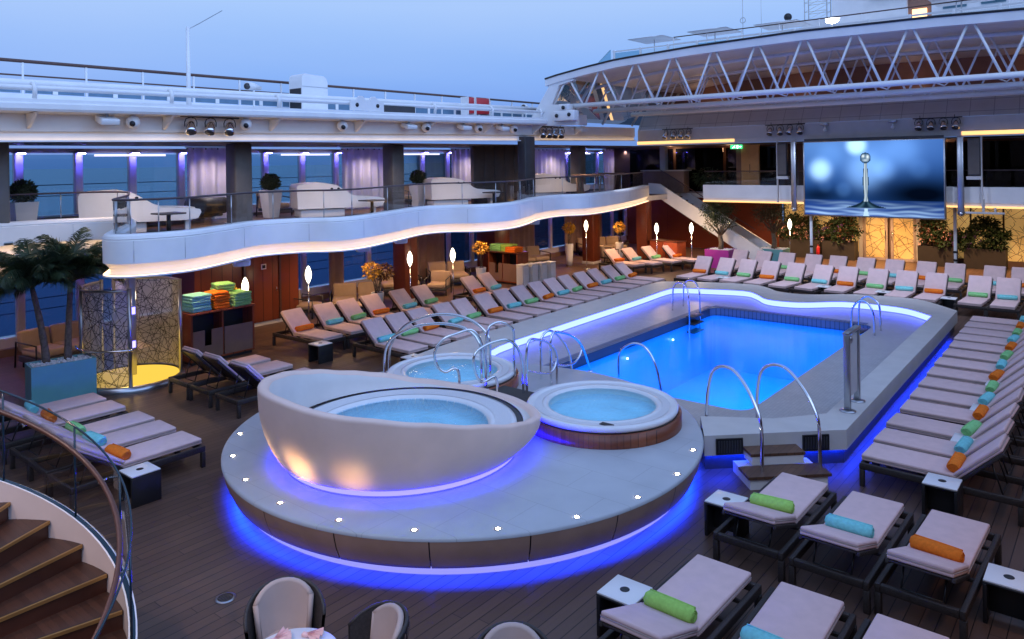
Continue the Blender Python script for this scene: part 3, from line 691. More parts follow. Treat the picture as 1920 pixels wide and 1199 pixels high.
def make_towel(m_,name='rolled_towel'):
    """rolled terry towel along local y"""
    L=.25; r=.078; mb=MB(); n=20
    prof=[(-L,r*.80),(-L+.012,r*.96),(-L*.6,r),(-.02,r*.985),(L*.6,r*1.0),(L-.012,r*.95),(L,r*.80)]
    vs=[];k=len(prof)
    for i in range(n):
        a=2*math.pi*i/n
        for yy,rr in prof:
            rr*=1+.03*math.sin(3*a+yy*5)
            vs.append((rr*math.cos(a)*1.08,yy+.006*math.sin(2*a),rr*math.sin(a)*.92))
    mb.add(vs,[(i*k+q,i*k+q+1,((i+1)%n)*k+q+1,((i+1)%n)*k+q) for i in range(n) for q in range(k-1)],0,True)
    for s_ in(-1,1):
        # spiral end
        c=[]
        for i in range(46):
            a=i*.42; rr=r*.82*(1-i/50)
            c.append((rr*math.cos(a)*1.05,s_*(L-.001+.004*(i%2)),rr*math.sin(a)*.9))
        mb.tube(c,.0065,5)
        mb.add([(0,s_*(L-.012),0)]+[(r*.8*math.cos(2*math.pi*i/16)*1.08,s_*(L-.004),r*.8*math.sin(2*math.pi*i/16)*.92) for i in range(16)],[(0,1+i,1+(i+1)%16) for i in range(16)],0,True)
    # loose outer edge of the cloth
    mb.tube([(r*1.06*math.cos(2.2),-L*.97,r*.92*math.sin(2.2)),(r*1.08*math.cos(2.2),0,r*.95*math.sin(2.2)),(r*1.06*math.cos(2.2),L*.97,r*.92*math.sin(2.2))],.010,6)
    o=mb.build(name,m_); tag(o,'x','towel'); return o
TW={'turquoise':make_towel(TURQ),'orange':make_towel(ORAN),'green':make_towel(GREE),'lime green':make_towel(LIME)}
def towel(col,x,y,z,rz,label,group):
    return place(TW[col],(x,y,z),R(rz),label,group)
CN={'t':'turquoise','o':'orange','g':'green','l':'lime green'}
def put(x,y,rz,ang,col,lab,group,trow,tlab=None,tx=1.17,side=0):
    rz+=random.uniform(-1.6,1.6); x+=random.uniform(-.02,.02); y+=random.uniform(-.02,.02)
    lounger(x,y,rz,ang,lab,group)
    if col:
        d=(math.cos(R(rz)),math.sin(R(rz)))
        jit=random.uniform(-9,9)
        towel(CN[col],x+d[0]*tx,y+d[1]*tx,.432+.072,rz+jit,tlab,trow)
def jx(a=.02): return random.uniform(-a,a)
# right-hand row, feet to the pool
YS=[12.12,12.90,13.75,14.66,15.55,16.42,17.31,18.22,19.13,20.03,20.89,21.73,22.57,23.43]
for i,y in enumerate(YS):
    c='otgotgotgotgot'[i] if i<14 else None
    x=-3.11-.0235*(y-12.1)
    c=['o','t','g','o','t','g','o','t','g','o','t','g','o','t'][i]
    put(x,y,jx(1.0),44,c,'grey cushioned lounger, %s from the steps in the row right of the pool'%ORD[i],'loungers in the row right of the pool','towels along the row right of the pool','%s rolled towel on the %s lounger in the row right of the pool'%(CN[c],ORD[i]))
# near right block, heads to the camera
for i,(x,c,n) in enumerate(((-3.50,'l','left'),(-2.57,'t','middle'),(-1.63,'o','right'))):
    put(x,10.46,-90+jx(1),19,c,'low-backed grey lounger at the %s of the three below the pool steps'%n,'low-backed loungers near the camera','towels on the near loungers','%s rolled towel on the %s of three low-backed loungers'%(CN[c],n),tx=1.2)
for i,(x,c,n) in enumerate(((-3.47,'l','left'),(-2.55,'t','middle'),(-1.64,None,'right'))):
    put(x,7.76,-90+jx(1),19,c,'low-backed grey lounger, %s of the nearest row along the bottom edge'%n,'low-backed loungers near the camera','towels on the near loungers',c and '%s rolled towel on the %s lounger cut by the bottom edge'%(CN[c],n),tx=1.2)
# left row beside the pool (row 1) and behind it (row 2)
Y1=[12.42,13.22,14.02,14.9,15.72,16.62,17.5,18.4,19.28,20.16,21.0,21.9,22.85,23.75,24.65]
for i,y in enumerate(Y1):
    c='tgo'[i%3]
    put(-13.05-.018*(y-12),y,180+jx(1.2),40,c,'raised grey lounger, %s from the tubs in the front row left of the pool'%ORD[i],'loungers in the front row left of the pool','towels along the front row left of the pool','%s rolled towel on the %s lounger of the front left row'%(CN[c],ORD[i]))
Y2=[(12.0,'o'),(12.9,'t'),(13.75,'g'),(14.6,'o'),(15.75,'t'),(16.6,'g'),(18.9,'o'),(19.8,'t')]
for i,(y,c) in enumerate(Y2):
    put(-15.75,y,180+jx(1.2),42,c,'raised grey lounger, %s from the left in the back row below the balcony'%ORD[i],'loungers in the back row below the balcony','towels along the back row below the balcony','%s rolled towel on the %s lounger of the back row below the balcony'%(CN[c],ORD[i]))
for i,((x,y),c) in enumerate(zip(((-15.9,27.85),(-15.5,28.6),(-15.1,29.6),(-14.5,30.4)),'otgo')):
    put(x,y,168,42,c,'raised grey lounger, %s from the left in the group of four near the staircase'%ORD[i],'group of four loungers near the staircase','towels on the group of four','%s rolled towel on the %s lounger of the four near the staircase'%(CN[c],ORD[i]))
# far rows behind the pool
XF=[-12.9,-12.05,-11.2,-10.33,-9.42,-8.55,-7.55,-6.65,-5.75,-4.92,-3.73,-2.9]
for i,(x,c) in enumerate(zip(XF,'otgogtogtogt')):
    put(x,25.72,90+jx(2)+(-6 if i<6 else -3),56,c,'upright grey lounger, %s from the left in the front row behind the pool'%ORD[i],'loungers in the front row behind the pool','towels along the front row behind the pool','%s rolled towel on the %s lounger of the row behind the pool'%(CN[c],ORD[i]))
XB=[(-12.5,None),(-11.6,None),(-10.55,'g'),(-9.62,None),(-8.66,'o'),(-7.75,'g'),(-6.72,'t'),(-5.78,'o'),(-4.77,'g'),(-3.68,'t'),(-2.8,'o')]
for i,(x,c) in enumerate(XB):
    put(x,28.45,90+jx(2)-3,56,c,'upright grey lounger, %s from the left in the rear row below the screen'%ORD[i],'loungers in the rear row below the screen','towels along the rear row below the screen',c and '%s rolled towel on the %s lounger of the rear row below the screen'%(CN[c],ORD[i]))
# bottom left group, heads to the stairs
for i,(x,c) in enumerate(((-11.9,'o'),(-12.78,'t'),(-13.54,'g'),(-14.64,'o'),(-15.39,'t'))):
    put(x,6.24,-90+jx(1),34,c,'grey lounger beyond the curved stair, %s from the platform'%ORD[i],'loungers between the curved stair and the planter','towels on the loungers by the curved stair','%s rolled towel seen through the stair glass, %s from the platform'%(CN[c],ORD[i]))
# middle left, seen from behind
for i,x in enumerate((-15.43,-14.58,-13.55)):
    lounger(x,9.78,-90+jx(1.5),46,'dark-backed lounger without towel, %s from the shower enclosure'%ORD[i],'loungers seen from behind beside the white bowl')

# ------------------------------------------------------------------ small side tables
def make_table():
    t_=thing('side_table','x','side table')
    m=MB(); m.rbox(-.21,-.17,-.21,.21,0,.405,.006); m.rbox(.17,.21,-.21,.21,0,.405,.006); m.rbox(-.169,.169,-.02,.0,.05,.40,.006); m.rbox(-.21,.21,-.21,.21,.405,.425,.006); m.build('body',BLACK,t_)
    m=MB(); m.rbox(-.205,.205,-.205,.205,.4255,.447,.006); tp=m.build('top',TABT,t_)
    m=MB(); m.lathe([(.048,.4475),(.05,.4495),(.034,.449)],20); m.disc((0,0),.04,.4485,20); m.build('cup_hole',BLACK,tp)
    return t_
TBL=make_table()
for x,y,rz,l in ((-4.05,9.18,0,'black side table with white top beside the lime towel lounger'),(-1.02,9.22,0,'black side table with white top right of the orange towel lounger'),
    (-4.02,6.62,0,'black side table with white top standing alone on the deck near the platform'),(-2.0,11.42,0,'black side table in front of the nearest lounger of the right row'),
    (-11.12,5.02,0,'black side table beside the loungers at the curved stair'),(-12.55,11.75,0,'black side table beside the back tub at the foot of the first left lounger'),
    (-15.35,11.3,0,'black side table below the orange towel at the near end of the back row'),(-11.6,26.3,0,'black side table between the second and third loungers behind the pool'),
    (-8.05,26.3,0,'black side table between two loungers in the middle behind the pool'),(-4.33,26.2,0,'black side table in the wide gap behind the far right pool corner'),(-6.2,26.3,0,'black side table between the eighth and ninth loungers behind the pool')):
    place(TBL,(x,y,0),R(rz),l,'black side tables with white tops')
for i,(y) in enumerate((13.33,15.1,16.87,18.68,20.46,22.15)):
    place(TBL,(-1.98,y,0),0,'black side table half hidden between loungers in the right row, %s from the steps'%ORD[i],'black side tables with white tops')

# ------------------------------------------------------------------ chairs and tables at the bottom
def make_chair():
    t_=thing('tub_chair','x','chair')
    # seat faces local +x
    n=18; inn=[];outp=[]
    m=MB(); A=[];B=[];A2=[];B2=[]
    for i in range(n+1):
        a=R(80+200*i/n); k=(i/n-.5)*2; top=.84-.20*abs(k)**2.2
        A.append((.28*math.cos(a),.29*math.sin(a),.30)); B.append((.335*math.cos(a)-.02,.33*math.sin(a),top))
        A2.append((.305*math.cos(a),.315*math.sin(a),.30)); B2.append((.365*math.cos(a)-.02,.36*math.sin(a),top))
    m.loft(A,B,smooth=True); m.loft(A2,B2,smooth=True); m.loft(B,B2); m.tube([((p[0]+q[0])/2,(p[1]+q[1])/2,p[2]) for p,q in zip(B,B2)],.018,8)
    m.build('woven_shell',LOUNGEW,t_)
    m=MB()
    for i in range(2,n-1):
        a=R(80+200*i/n); k=(i/n-.5)*2; top=.82-.20*abs(k)**2.2
        m.tube([(.312*math.cos(a),.322*math.sin(a),.31),(.372*math.cos(a)-.02,.367*math.sin(a),top)],.007,5)
    m.build('back_slat',HANDR,t_)
    m=MB(); A=[];B=[];A2=[];B2=[]
    for i in range(13):
        a=R(122+116*i/12); k=(i/12-.5)*2; top=.855-.11*abs(k)**2.4
        A.append((.275*math.cos(a),.285*math.sin(a),.42)); B.append((.325*math.cos(a)-.02,.32*math.sin(a),top))
        A2.append((.215*math.cos(a),.225*math.sin(a),.43)); B2.append((.265*math.cos(a)-.02,.265*math.sin(a),top-.005))
    m.loft(A2,B2,smooth=True); m.loft(A,B,smooth=True); m.tube([((p[0]+q[0])/2,(p[1]+q[1])/2,p[2]-.012) for p,q in zip(B,B2)],.03,8)
    m.tube([((p[0]+q[0])/2,(p[1]+q[1])/2,p[2]) for p,q in zip((A[0],B[0]),(A2[0],B2[0]))],.028,8); m.tube([((p[0]+q[0])/2,(p[1]+q[1])/2,p[2]) for p,q in zip((A[-1],B[-1]),(A2[-1],B2[-1]))],.028,8)
    m.build('back_cushion',CHAIRC,t_)
    m=MB(); m.rbox(-.24,.29,-.25,.25,.36,.45,.03); m.build('seat_cushion',CHAIRC,t_)
    m=MB(); m.rbox(-.24,.27,-.25,.25,.30,.355,.01); m.build('seat_frame',LOUNGEW,t_)
    for sx in(-.2,.24):
        for sy in(-.22,.22):
            m=MB(); m.cyl((sx,sy,.30),(sx*1.1,sy*1.1,0),.02,.014,8); m.build('leg',BLACK,t_)
    return t_
CH=make_chair()
def chair_at(x,y,face,l): place(CH,(x,y,0),math.atan2(face[1]-y,face[0]-x),l,'woven tub chairs at the bottom edge')
T1=(-5.42,3.66)
chair_at(-6.02,4.0,T1,'woven chair with beige back cushion beside the round table, left of two')
chair_at(-5.18,4.22,T1,'woven chair seen from its slatted side, right of the round table')
chair_at(-3.92,4.72,(-3.4,4.2),'woven chair with beige back just showing at the bottom centre')
t_=thing('round_table','small round white table at the bottom edge by the beige chairs','table',(*T1,0))
m=MB(); m.lathe([(.01,.745),(.37,.745),(.385,.735),(.385,.72),(.37,.71),(.01,.71)],40); m.build('tabletop',CLOTH,t_)
m=MB(); m.lathe([(.035,.708),(.035,.03),(.23,.02),(.23,.0)],24); m.build('pedestal',CHROME,t_)
for (dx,dy,rz),l in (((-.12,.22,20),'folded pink napkin on the round table nearest the right chair'),((-.27,.0,75),'folded pink napkin on the left side of the round table')):
    o=MB(); 
    for i in range(4):
        a=-.5+i*.33; o.add([(0,0,.012),(.15*math.cos(a),.15*math.sin(a),.016),(.15*math.cos(a+.16),.15*math.sin(a+.16),.05),(.15*math.cos(a+.33),.15*math.sin(a+.33),.016),(0,0,.03)],[(0,1,2,4),(0,4,2,3)])
    o.rbox(-.035,.03,-.022,.022,.0,.030,.010)
    q=o.build('napkin',NAPK); q.location=(T1[0]+dx,T1[1]+dy,.7455); q.rotation_euler=(0,0,R(rz)); tag(q,l,'napkin','napkins on the round table')

# ------------------------------------------------------------------ port side: balcony deck, windows
WAVE=[(-14.6,-2),(-14.3,0.5),(-14.0,2.4),(-13.85,3.0),(-13.8,3.45),(-14.05,3.75),(-14.7,3.9),(-16.2,4.1),(-17.9,4.4),(-18.6,5.2),(-18.7,6.3),(-18.3,7.3),(-17.6,7.55),(-16.8,7.25),(-15.6,6.7),(-14.4,6.0),(-13.72,5.62),(-13.32,5.66),(-13.08,5.95),(-12.97,6.4),(-13.0,6.95),(-13.48,7.95),(-13.85,8.75),(-13.62,9.6),(-13.15,10.1),(-13.11,10.85),(-13.61,12.19),(-14.25,13.8),(-14.1,14.6),(-13.5,15.15),(-13.32,16.26),(-13.85,17.7),(-14.5,19.05),(-14.78,20.6),(-14.35,21.7),(-14.66,23.75),(-15.4,26.5),(-16.6,29.93)]
WS=smooth_line(WAVE,5)
FZ=3.15; YB=30.5
def off(L,d):
    o=[]
    for i,p in enumerate(L):
        a=L[max(i-1,0)]; b=L[min(i+1,len(L)-1)]
        tx,ty=b[0]-a[0],b[1]-a[1]; l=math.hypot(tx,ty) or 1
        o.append((p[0]-ty/l*d,p[1]+tx/l*d))
    return o          # positive d = towards port (-x)
def ribbon(mb,L,prof,mi=0,smooth=True):
    """sweep profile [(offset,z)] along plan line L"""
    for (d0,z0),(d1,z1) in zip(prof,prof[1:]):
        A=[(x,y,z0) for x,y in off(L,d0)]; B=[(x,y,z1) for x,y in off(L,d1)]
        mb.loft(A,B,mi,smooth=smooth)
bal=thing('balcony','long wavy white balcony with warm light along its lower edge above the loungers','balcony',(0,0,0))
m=MB(); ribbon(m,WS,[(.30,3.20),(.30,3.62),(.26,3.66),(.05,3.66),(.015,3.63),(.0,3.58)]); ribbon(m,WS,[(.0,3.58),(.012,3.57),(.012,3.56),(.0,3.55)]); ribbon(m,WS,[(.0,3.55),(.0,3.16)]); m.build('parapet',WHITE,bal)
m=MB(); ribbon(m,WS,[(.0,3.16),(.035,3.14),(.09,3.08),(.115,3.02),(.12,2.945)]); m.build('cove',WHITE,bal)
for k in range(8,len(WS)-4,9):
    x,y=WS[k]; q=off(WS[k-1:k+2],-.001)[1]; m=MB(); m.tube([(q[0],q[1],3.18),(q[0],q[1],3.545)],.004,5); m.build('panel_joint',STEEL,bal)
m=MB(); ribbon(m,WS,[(.0,2.955),(-.005,2.94),(.0,2.925),(.12,2.923)]); m.build('cove_lip',WHITE,bal)
m=MB(); ribbon(m,WS,[(.012,2.955),(.07,2.957)]); m.build('light_strip',WARMSTRIP,bal)
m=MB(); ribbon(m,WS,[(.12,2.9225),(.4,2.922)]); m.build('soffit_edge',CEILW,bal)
inn=off(WS,.3)
m=MB(); m.poly([(x,y,FZ) for x,y in inn]+[(-16.9,38,FZ),(-22.45,38,FZ),(-22.45,-2,FZ)]); m.poly([(-12.4,YB+.26,FZ),(6,YB+.26,FZ),(6,38,FZ),(-12.4,38,FZ)]); m.poly([(-16.9,33.8,FZ),(-12.4,33.8,FZ),(-12.4,38,FZ),(-16.9,38,FZ)])
tag(m.build('balcony_floor',BALCWOOD),kind='structure')
ino=off(WS,.4)
m=MB(); m.poly(([(x,y,2.923) for x,y in ino]+[(-16.9,38,2.923),(-22.45,38,2.923),(-22.45,-2,2.923)])[::-1]); m.poly([(-12.4,YB+.26,2.923),(6,YB+.26,2.923),(6,38,2.923),(-12.4,38,2.923)][::-1]); m.poly([(-16.9,33.8,2.923),(-12.4,33.8,2.923),(-12.4,38,2.923),(-16.9,38,2.923)][::-1])
m.loft([(-16.9,30.2,2.923),(-16.9,33.8,2.923),(-12.4,33.8,2.923),(-12.4,30.8,2.923)],[(-16.9,30.2,FZ),(-16.9,33.8,FZ),(-12.4,33.8,FZ),(-12.4,30.8,FZ)])
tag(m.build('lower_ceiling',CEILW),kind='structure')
sb=thing('soffit_band','warm lit low ceiling band behind the palms and above the shower','soffit',(0,0,0))
SBL=smooth_line([(-17.2,2.5),(-17.9,4.4),(-18.75,5.4),(-18.85,6.6),(-18.55,7.9),(-18.3,9.0)],6)
m=MB(); ribbon(m,SBL,[(.0,2.92),(.02,2.75),(.10,2.58),(.16,2.47)]); m.build('cove',WARMW,sb)
m=MB(); ribbon(m,SBL,[(.0,2.45),(-.01,2.435),(.0,2.42),(.9,2.42)]); m.build('lip',WARMW,sb)
m=MB(); ribbon(m,SBL,[(.02,2.452),(.09,2.455)]); m.build('light_strip',WARMSTRIP,sb)
for k in range(5):
    x,y=SBL[14+2*k]; m=MB(); m.box(-.0,.012,-.10,.10,2.60,2.64,at=(x-.07,y,0)); m.build('slot_vent',BLACK,sb)
# starboard side of the well (beside and behind the camera)
sbd=thing('starboard_balcony','white balcony and upper deck edge along the near right side, outside the picture','balcony',(0,0,0))
m=MB(); m.box(.5,7.6,3.0,38,2.93,3.14); m.box(.5,.75,3.0,38,3.141,3.66); m.build('slab',WHITE,sbd)
m=MB(); m.box(2.9,7.6,1.0,38,5.42,6.2); m.build('upper_slab',WHITE,sbd)
m=MB(); m.box(7.6,7.75,-6,38,0,7.2); m.build('side_wall',BROWNW,sbd)
m=MB(); m.box(-22,7.6,-6.2,-6,0,7.2); m.build('aft_wall',BROWNW,sbd)
# transverse balcony front under the screen
tb=thing('transverse_balcony','straight white balcony front across the far end behind the big screen','balcony',(0,0,0))
TL=[(6,YB),(-4,YB),(-14.3,YB)]
m=MB(); m.box(-14.3,6,YB,YB+.25,3.10,3.66); m.build('parapet',WHITE,tb)
m=MB(); m.box(-14.3,6,YB+.03,YB+.25,2.93,3.095); m.build('cove',WARMW,tb)
m=MB(); m.box(-14.3,6,YB-.03,YB+.028,2.935,3.0); m.build('light_strip',FARSTRIP,tb)
# glass balustrade along the wave
gb=thing('glass_balustrade','clear glass balustrade with thin dark rail along the wavy balcony','balustrade',(0,0,0))
gl=off(WS,.17)
m=MB(); m.tube([(x,y,4.24) for x,y in gl],.021,7); m.build('top_rail',HAND2,gb)
for i in range(10,len(gl)-6,6):
    seg=gl[i:i+7]
    m=MB(); m.loft([(x,y,3.668) for x,y in seg],[(x,y,4.215) for x,y in seg]); m.build('glass_panel',GLASS,gb)
    x,y=gl[i]; m=MB(); m.cyl((x,y,3.662),(x,y,4.225),.011,n=6); m.build('post',STEEL,gb)
# glass rail of the far end
g2=thing('far_balustrade','clear glass balustrade with thin rail on the straight far balcony','balustrade',(0,YB+.12,0))
m=MB(); m.tube([(-14.3,0,4.24),(6,0,4.24)],.02,6); m.build('top_rail',HAND2,g2)
for i in range(12):
    x=-14.25+i*1.6
    m=MB(); m.box(x,x+1.5,-.006,.006,3.662,4.215); m.build('glass_panel',GLASS,g2)
# windows, both levels
def window_wall(label,z0,z1,head):
    t_=thing('window_wall',label,'window wall',(-22.5,0,z0))
    h=z1-z0; ys=[7.15+1.455*k for k in range(-6,22)]
    for a,b in zip(ys,ys[1:]):
        m=MB(); m.box(-.012,.0,a+.11,b-.11,.05,h-.05); m.build('pane',WGLASS if head else LGLASS,t_)
    for y in ys:
        m=MB(); m.rbox(-.10,.10,y-.10,y+.10,0,h,.02); m.build('post',MULL,t_)
    m=MB(); m.box(-.08,.08,ys[0],ys[-1],-.25,.0); m.build('sill',MULL,t_)
    m=MB(); m.box(-.08,.08,ys[0],ys[-1],h,h+.12); m.build('head',MULL,t_)
    for zz in (.55,.85):
        m=MB(); m.tube([(-.35,ys[0],zz),(-.35,ys[-1],zz)],.014,6); m.build('outer_rail',MULL,t_)
    # small blue uplight / downlight at each post
    for y in ys:
        m=MB(); m.box(.24,.31,y-.09,y+.09,h-.03,h-.012); m.build('post_light',POSTLED,t_)
        m=MB(); m.box(.11,.34,y-.13,y+.13,h-.009,h+.03); m.build('added_light_block',MULL,t_)  # plate added to keep the post light off the ceiling
    if head:
        for a,b in ((9.0,11.0),(15.0,17.0),(20.3,22.6),(25.2,28.0),(31.5,34)):
            m=MB(); m.box(.09,.14,a,b,h-.10,h-.04); m.build('head_strip',WINHEAD,t_)
    return t_
window_wall('long row of blue lit windows on the upper balcony looking out to sea',3.5,5.22,True)
window_wall('row of blue lit windows under the balcony behind the lounge sofas',.45,2.72,False)
m=MB(); m.box(-22.5,-22.3,-2,38,0,.19); tag(m.build('wall_lower',BROWNW),kind='structure')
m=MB(); m.box(-22.6,-22.35,-2,38,2.85,2.92); m.box(-22.6,-22.35,-2,38,3.155,3.24); tag(m.build('wall_band',GREYB),kind='structure')
# balcony ceiling and upper fascia
m=MB(); m.poly([(-17.55,-3,5.42),(-22.6,-3,5.42),(-22.6,38,5.42),(-17.55,38,5.42)]); m.poly([(-17.55,30.7,5.42),(-17.55,38,5.42),(6,38,5.42),(6,30.7,5.42)])
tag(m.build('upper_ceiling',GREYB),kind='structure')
# upper edge: built in plan along x=-17.5 with slight sheer, then across at y=30.4
def sh(y): return .012*(y-5.3)
uf=thing('upper_fascia','white edge of the upper deck with a long warm light line beneath','deck edge',(0,0,0))
ys=[-3,0,3,6,9,12,15,18,21.6]
def strip(name,x,z0,z1,ms,ya,yb,x2=None):
    m=MB(); n_=8; Y=[ya+(yb-ya)*i/n_ for i in range(n_+1)]; x2=x if x2 is None else x2
    m.loft([(x,y,z0+sh(y)) for y in Y],[(x2,y,z1+sh(y)) for y in Y]); return m.build(name,ms,uf)
strip('light_strip',-17.47,5.375,5.375,FASCSTRIP,-3,21.75,-17.42); strip('light_strip',-17.47,5.375,5.375,FASCSTRIP,22.55,30.2,-17.42); strip('cove',-17.49,5.37,5.51,WHITE,-3,30.2,-17.50)
strip('strip_lip',-17.40,5.345,5.380,WHITE,-3,30.2,-17.405); strip('strip_shelf',-17.40,5.345,5.345,WHITE,-3,30.2,-17.5)
strip('fascia_board',-17.5,5.51,5.94,WARMW,-3,30.3,-17.5)
m=MB(); m.tube([(-17.47,y,5.56+sh(y)) for y in (-3,8,19,30)],.012,5); m.build('cable',STEEL,uf)
m=MB(); Y=[-3+i*3.3 for i in range(9)]
for (xa,za),(xb,zb) in zip([(-17.52,5.93),(-16.98,5.95),(-16.95,6.0),(-16.95,6.10),(-17.0,6.13),(-17.0,6.20),(-17.5,6.22),(-23,6.22)],[(-16.98,5.95),(-16.95,6.0),(-16.95,6.10),(-17.0,6.13),(-17.0,6.20),(-17.5,6.22),(-23,6.22)]):
    m.loft([(xa,y,za+sh(y)) for y in Y],[(xb,y,zb+sh(y)) for y in Y])
m.build('deck_edge',WHITE,uf)
for k in range(10):
    y=5.75+2.82*k
    if y>28: break
    m=MB(); m.add([(-17.49,y-.03,5.93+sh(y)),(-16.99,y-.03,5.93+sh(y)),(-17.42,y-.03,5.64+sh(y)),(-17.49,y-.03,5.62+sh(y)),(-17.49,y+.03,5.93+sh(y)),(-16.99,y+.03,5.93+sh(y)),(-17.42,y+.03,5.64+sh(y)),(-17.49,y+.03,5.62+sh(y))],[(0,1,2,3),(7,6,5,4),(1,5,6,2),(2,6,7,3)]); m.build('bracket',WARMW,uf)
# running track pipes of the roof on the upper deck edge
tr=thing('roof_track','pair of white pipe rails on brackets along the upper deck edge','rail',(0,0,0))
for x,z,r in ((-17.15,6.43,.055),(-18.2,6.63,.075)):
    m=MB(); m.tube([(x,y,z+sh(y)) for y in (-3,6,15,25.5)],r,10); m.build('pipe',WHITE,tr)
for y in (5.75,8.57,11.4,14.2,17.1,19.9,22.7):
    m=MB(); m.tube([(-17.1,y,6.215+sh(y)),(-17.07,y,6.42+sh(y)),(-17.14,y,6.52+sh(y)),(-17.22,y,6.52+sh(y))],.045,8); m.build('bracket',WHITE,tr)
m=MB(); m.box(-17.02,-16.98,24.9,25.6,6.2,6.62); m.box(-17.2,-16.9,24.7,25.5,6.26,6.5); m.build('end_plate',WHITE,tr)
# outer railing
orl=thing('outer_railing','white outer railing with teak handrail along the top deck against the sky','railing',(0,0,0))
XR=-21.6
m=MB(); m.tube([(XR,y,7.52) for y in (-4,4,12,20,31)],.045,8); m.build('handrail',HANDR,orl)
m=MB(); m.tube([(XR,y,7.16) for y in (-4,31)],.022,6); m.build('middle_rail',HANDR,orl)
m=MB(); m.box(XR-.03,XR+.03,-4,31,6.96,7.03); m.build('lower_rail',WHITE,orl)
k=0; y=-2.0
while y<30:
    m=MB(); m.box(XR-.02,XR+.02,y-.025,y+.025,6.3,7.49); m.build('post',WHITE,orl)
    m=MB(); m.box(XR-.01,XR+.01,y+.06,y+1.44,6.72,6.95); m.build('panel',BLUEP,orl)
    m=MB(); m.box(XR-.03,XR+.03,y+.68,y+.80,6.71,6.955); m.build('panel_post',WHITE,orl)
    y+=1.5
m=MB(); m.box(XR-.04,XR+.04,-4,31,6.56,6.70); m.build('toe_board',WHITE,orl)
# things on the upper deck
t_=thing('mast','tall thin white mast with stay wire on the upper deck','mast',(-21,11.03,6.3))
m=MB(); m.tube([(0,0,0),(0,0,1.0),(0,0,2.52)],[.075,.06,.05],10); m.build('pole',WHITE,t_)
m=MB(); m.tube([(0,0,2.45),(-.5,.6,2.75),(-1.6,2.0,3.5)],.012,5); m.build('stay_wire',STEEL,t_)
m=MB(); m.lathe([(.10,0),(.10,.25),(.08,.27)],12); m.build('socket',WHITE,t_)
t_=thing('vent_box','white ventilation cowl with rounded top on the upper deck rail','ventilator',(-20.8,15.0,6.3))
prof=[(-.5,.0),(.5,.0),(.5,1.15),(.46,1.30),(.36,1.38),(-.38,1.42),(-.47,1.36),(-.5,1.2)]
m=MB(); n_=len(prof); m.add([(-.35,a,b) for a,b in prof]+[(.35,a,b) for a,b in prof],[tuple(range(n_))[::-1],tuple(range(n_,2*n_))]+[(i,(i+1)%n_,n_+(i+1)%n_,n_+i) for i in range(n_)]); m.build('cowl',WHITE,t_)
m=MB(); m.box(-.30,.30,-.512,-.501,.15,.95); m.build('louvre',BLACK,t_)
m=MB(); m.box(.352,.358,-.5,.5,1.0,1.015); m.build('seam',STEEL,t_)
for y,s_,l in ((22.9,.34,'narrow red locker left of the wide red one on the upper deck rail'),(23.6,.82,'wide red locker on the upper deck rail')):
    t_=thing('red_locker',l,'locker',(-21.0,y,6.78))
    m=MB(); m.rbox(-.2,.2,-s_/2,s_/2,0,.66,.02); m.build('body',REDB,t_)
    m=MB(); m.box(-.21,.215,-s_/2-.03,-s_/2-.002,-.4,.68); m.box(-.21,.215,s_/2+.002,s_/2+.03,-.4,.68); m.build('stand',WHITE,t_)
    m=MB(); m.box(.2,.212,-.03,.03,.3,.36); m.build('latch',WHITE,t_)
for y,l in ((13.25,'white search light on a bracket left of the ventilation cowl'),(27.0,'white search light on a bracket near the roof end')):
    t_=thing('search_light',l,'search light',(-21.2,y,6.3))
    m=MB(); m.cyl((0,0,0),(0,0,.85),.03); m.build('stand',WHITE,t_)
    m=MB(); m.tube([(.1,-.28,.95),(-.05,.0,.98),(-.1,.3,.93)],[.13,.11,.06],10); m.build('housing',WHITE,t_)
    m=MB(); m.tube([(.10,-.285,.95),(.115,-.30,.95)],.10,10); m.build('lens',DARK,t_)
t_=thing('winch_plate','white bearing plate with black holes on the upper deck edge','plate',(-17.05,14.3,6.32))
m=MB(); pr=[(-.62,0),(.62,0),(.62,.26),(.42,.30),(.30,.42),(.16,.42),(.05,.30),(-.05,.30),(-.16,.42),(-.30,.42),(-.42,.30),(-.62,.26)]
n_=len(pr); m.add([(-.02,a,b) for a,b in pr]+[(.02,a,b) for a,b in pr],[tuple(range(n_))[::-1],tuple(range(n_,2*n_))]+[(i,(i+1)%n_,n_+(i+1)%n_,n_+i) for i in range(n_)]); m.build('plate',WHITE,t_)
for y in (-.38,.38):
    m=MB(); m.tube([(.021,y,.16),(.03,y,.16)],.06,12); m.build('hole',BLACK,t_)
m=MB(); m.box(-.3,.0,.65,1.9,0,.20); m.build('track_cover',DARK,t_)

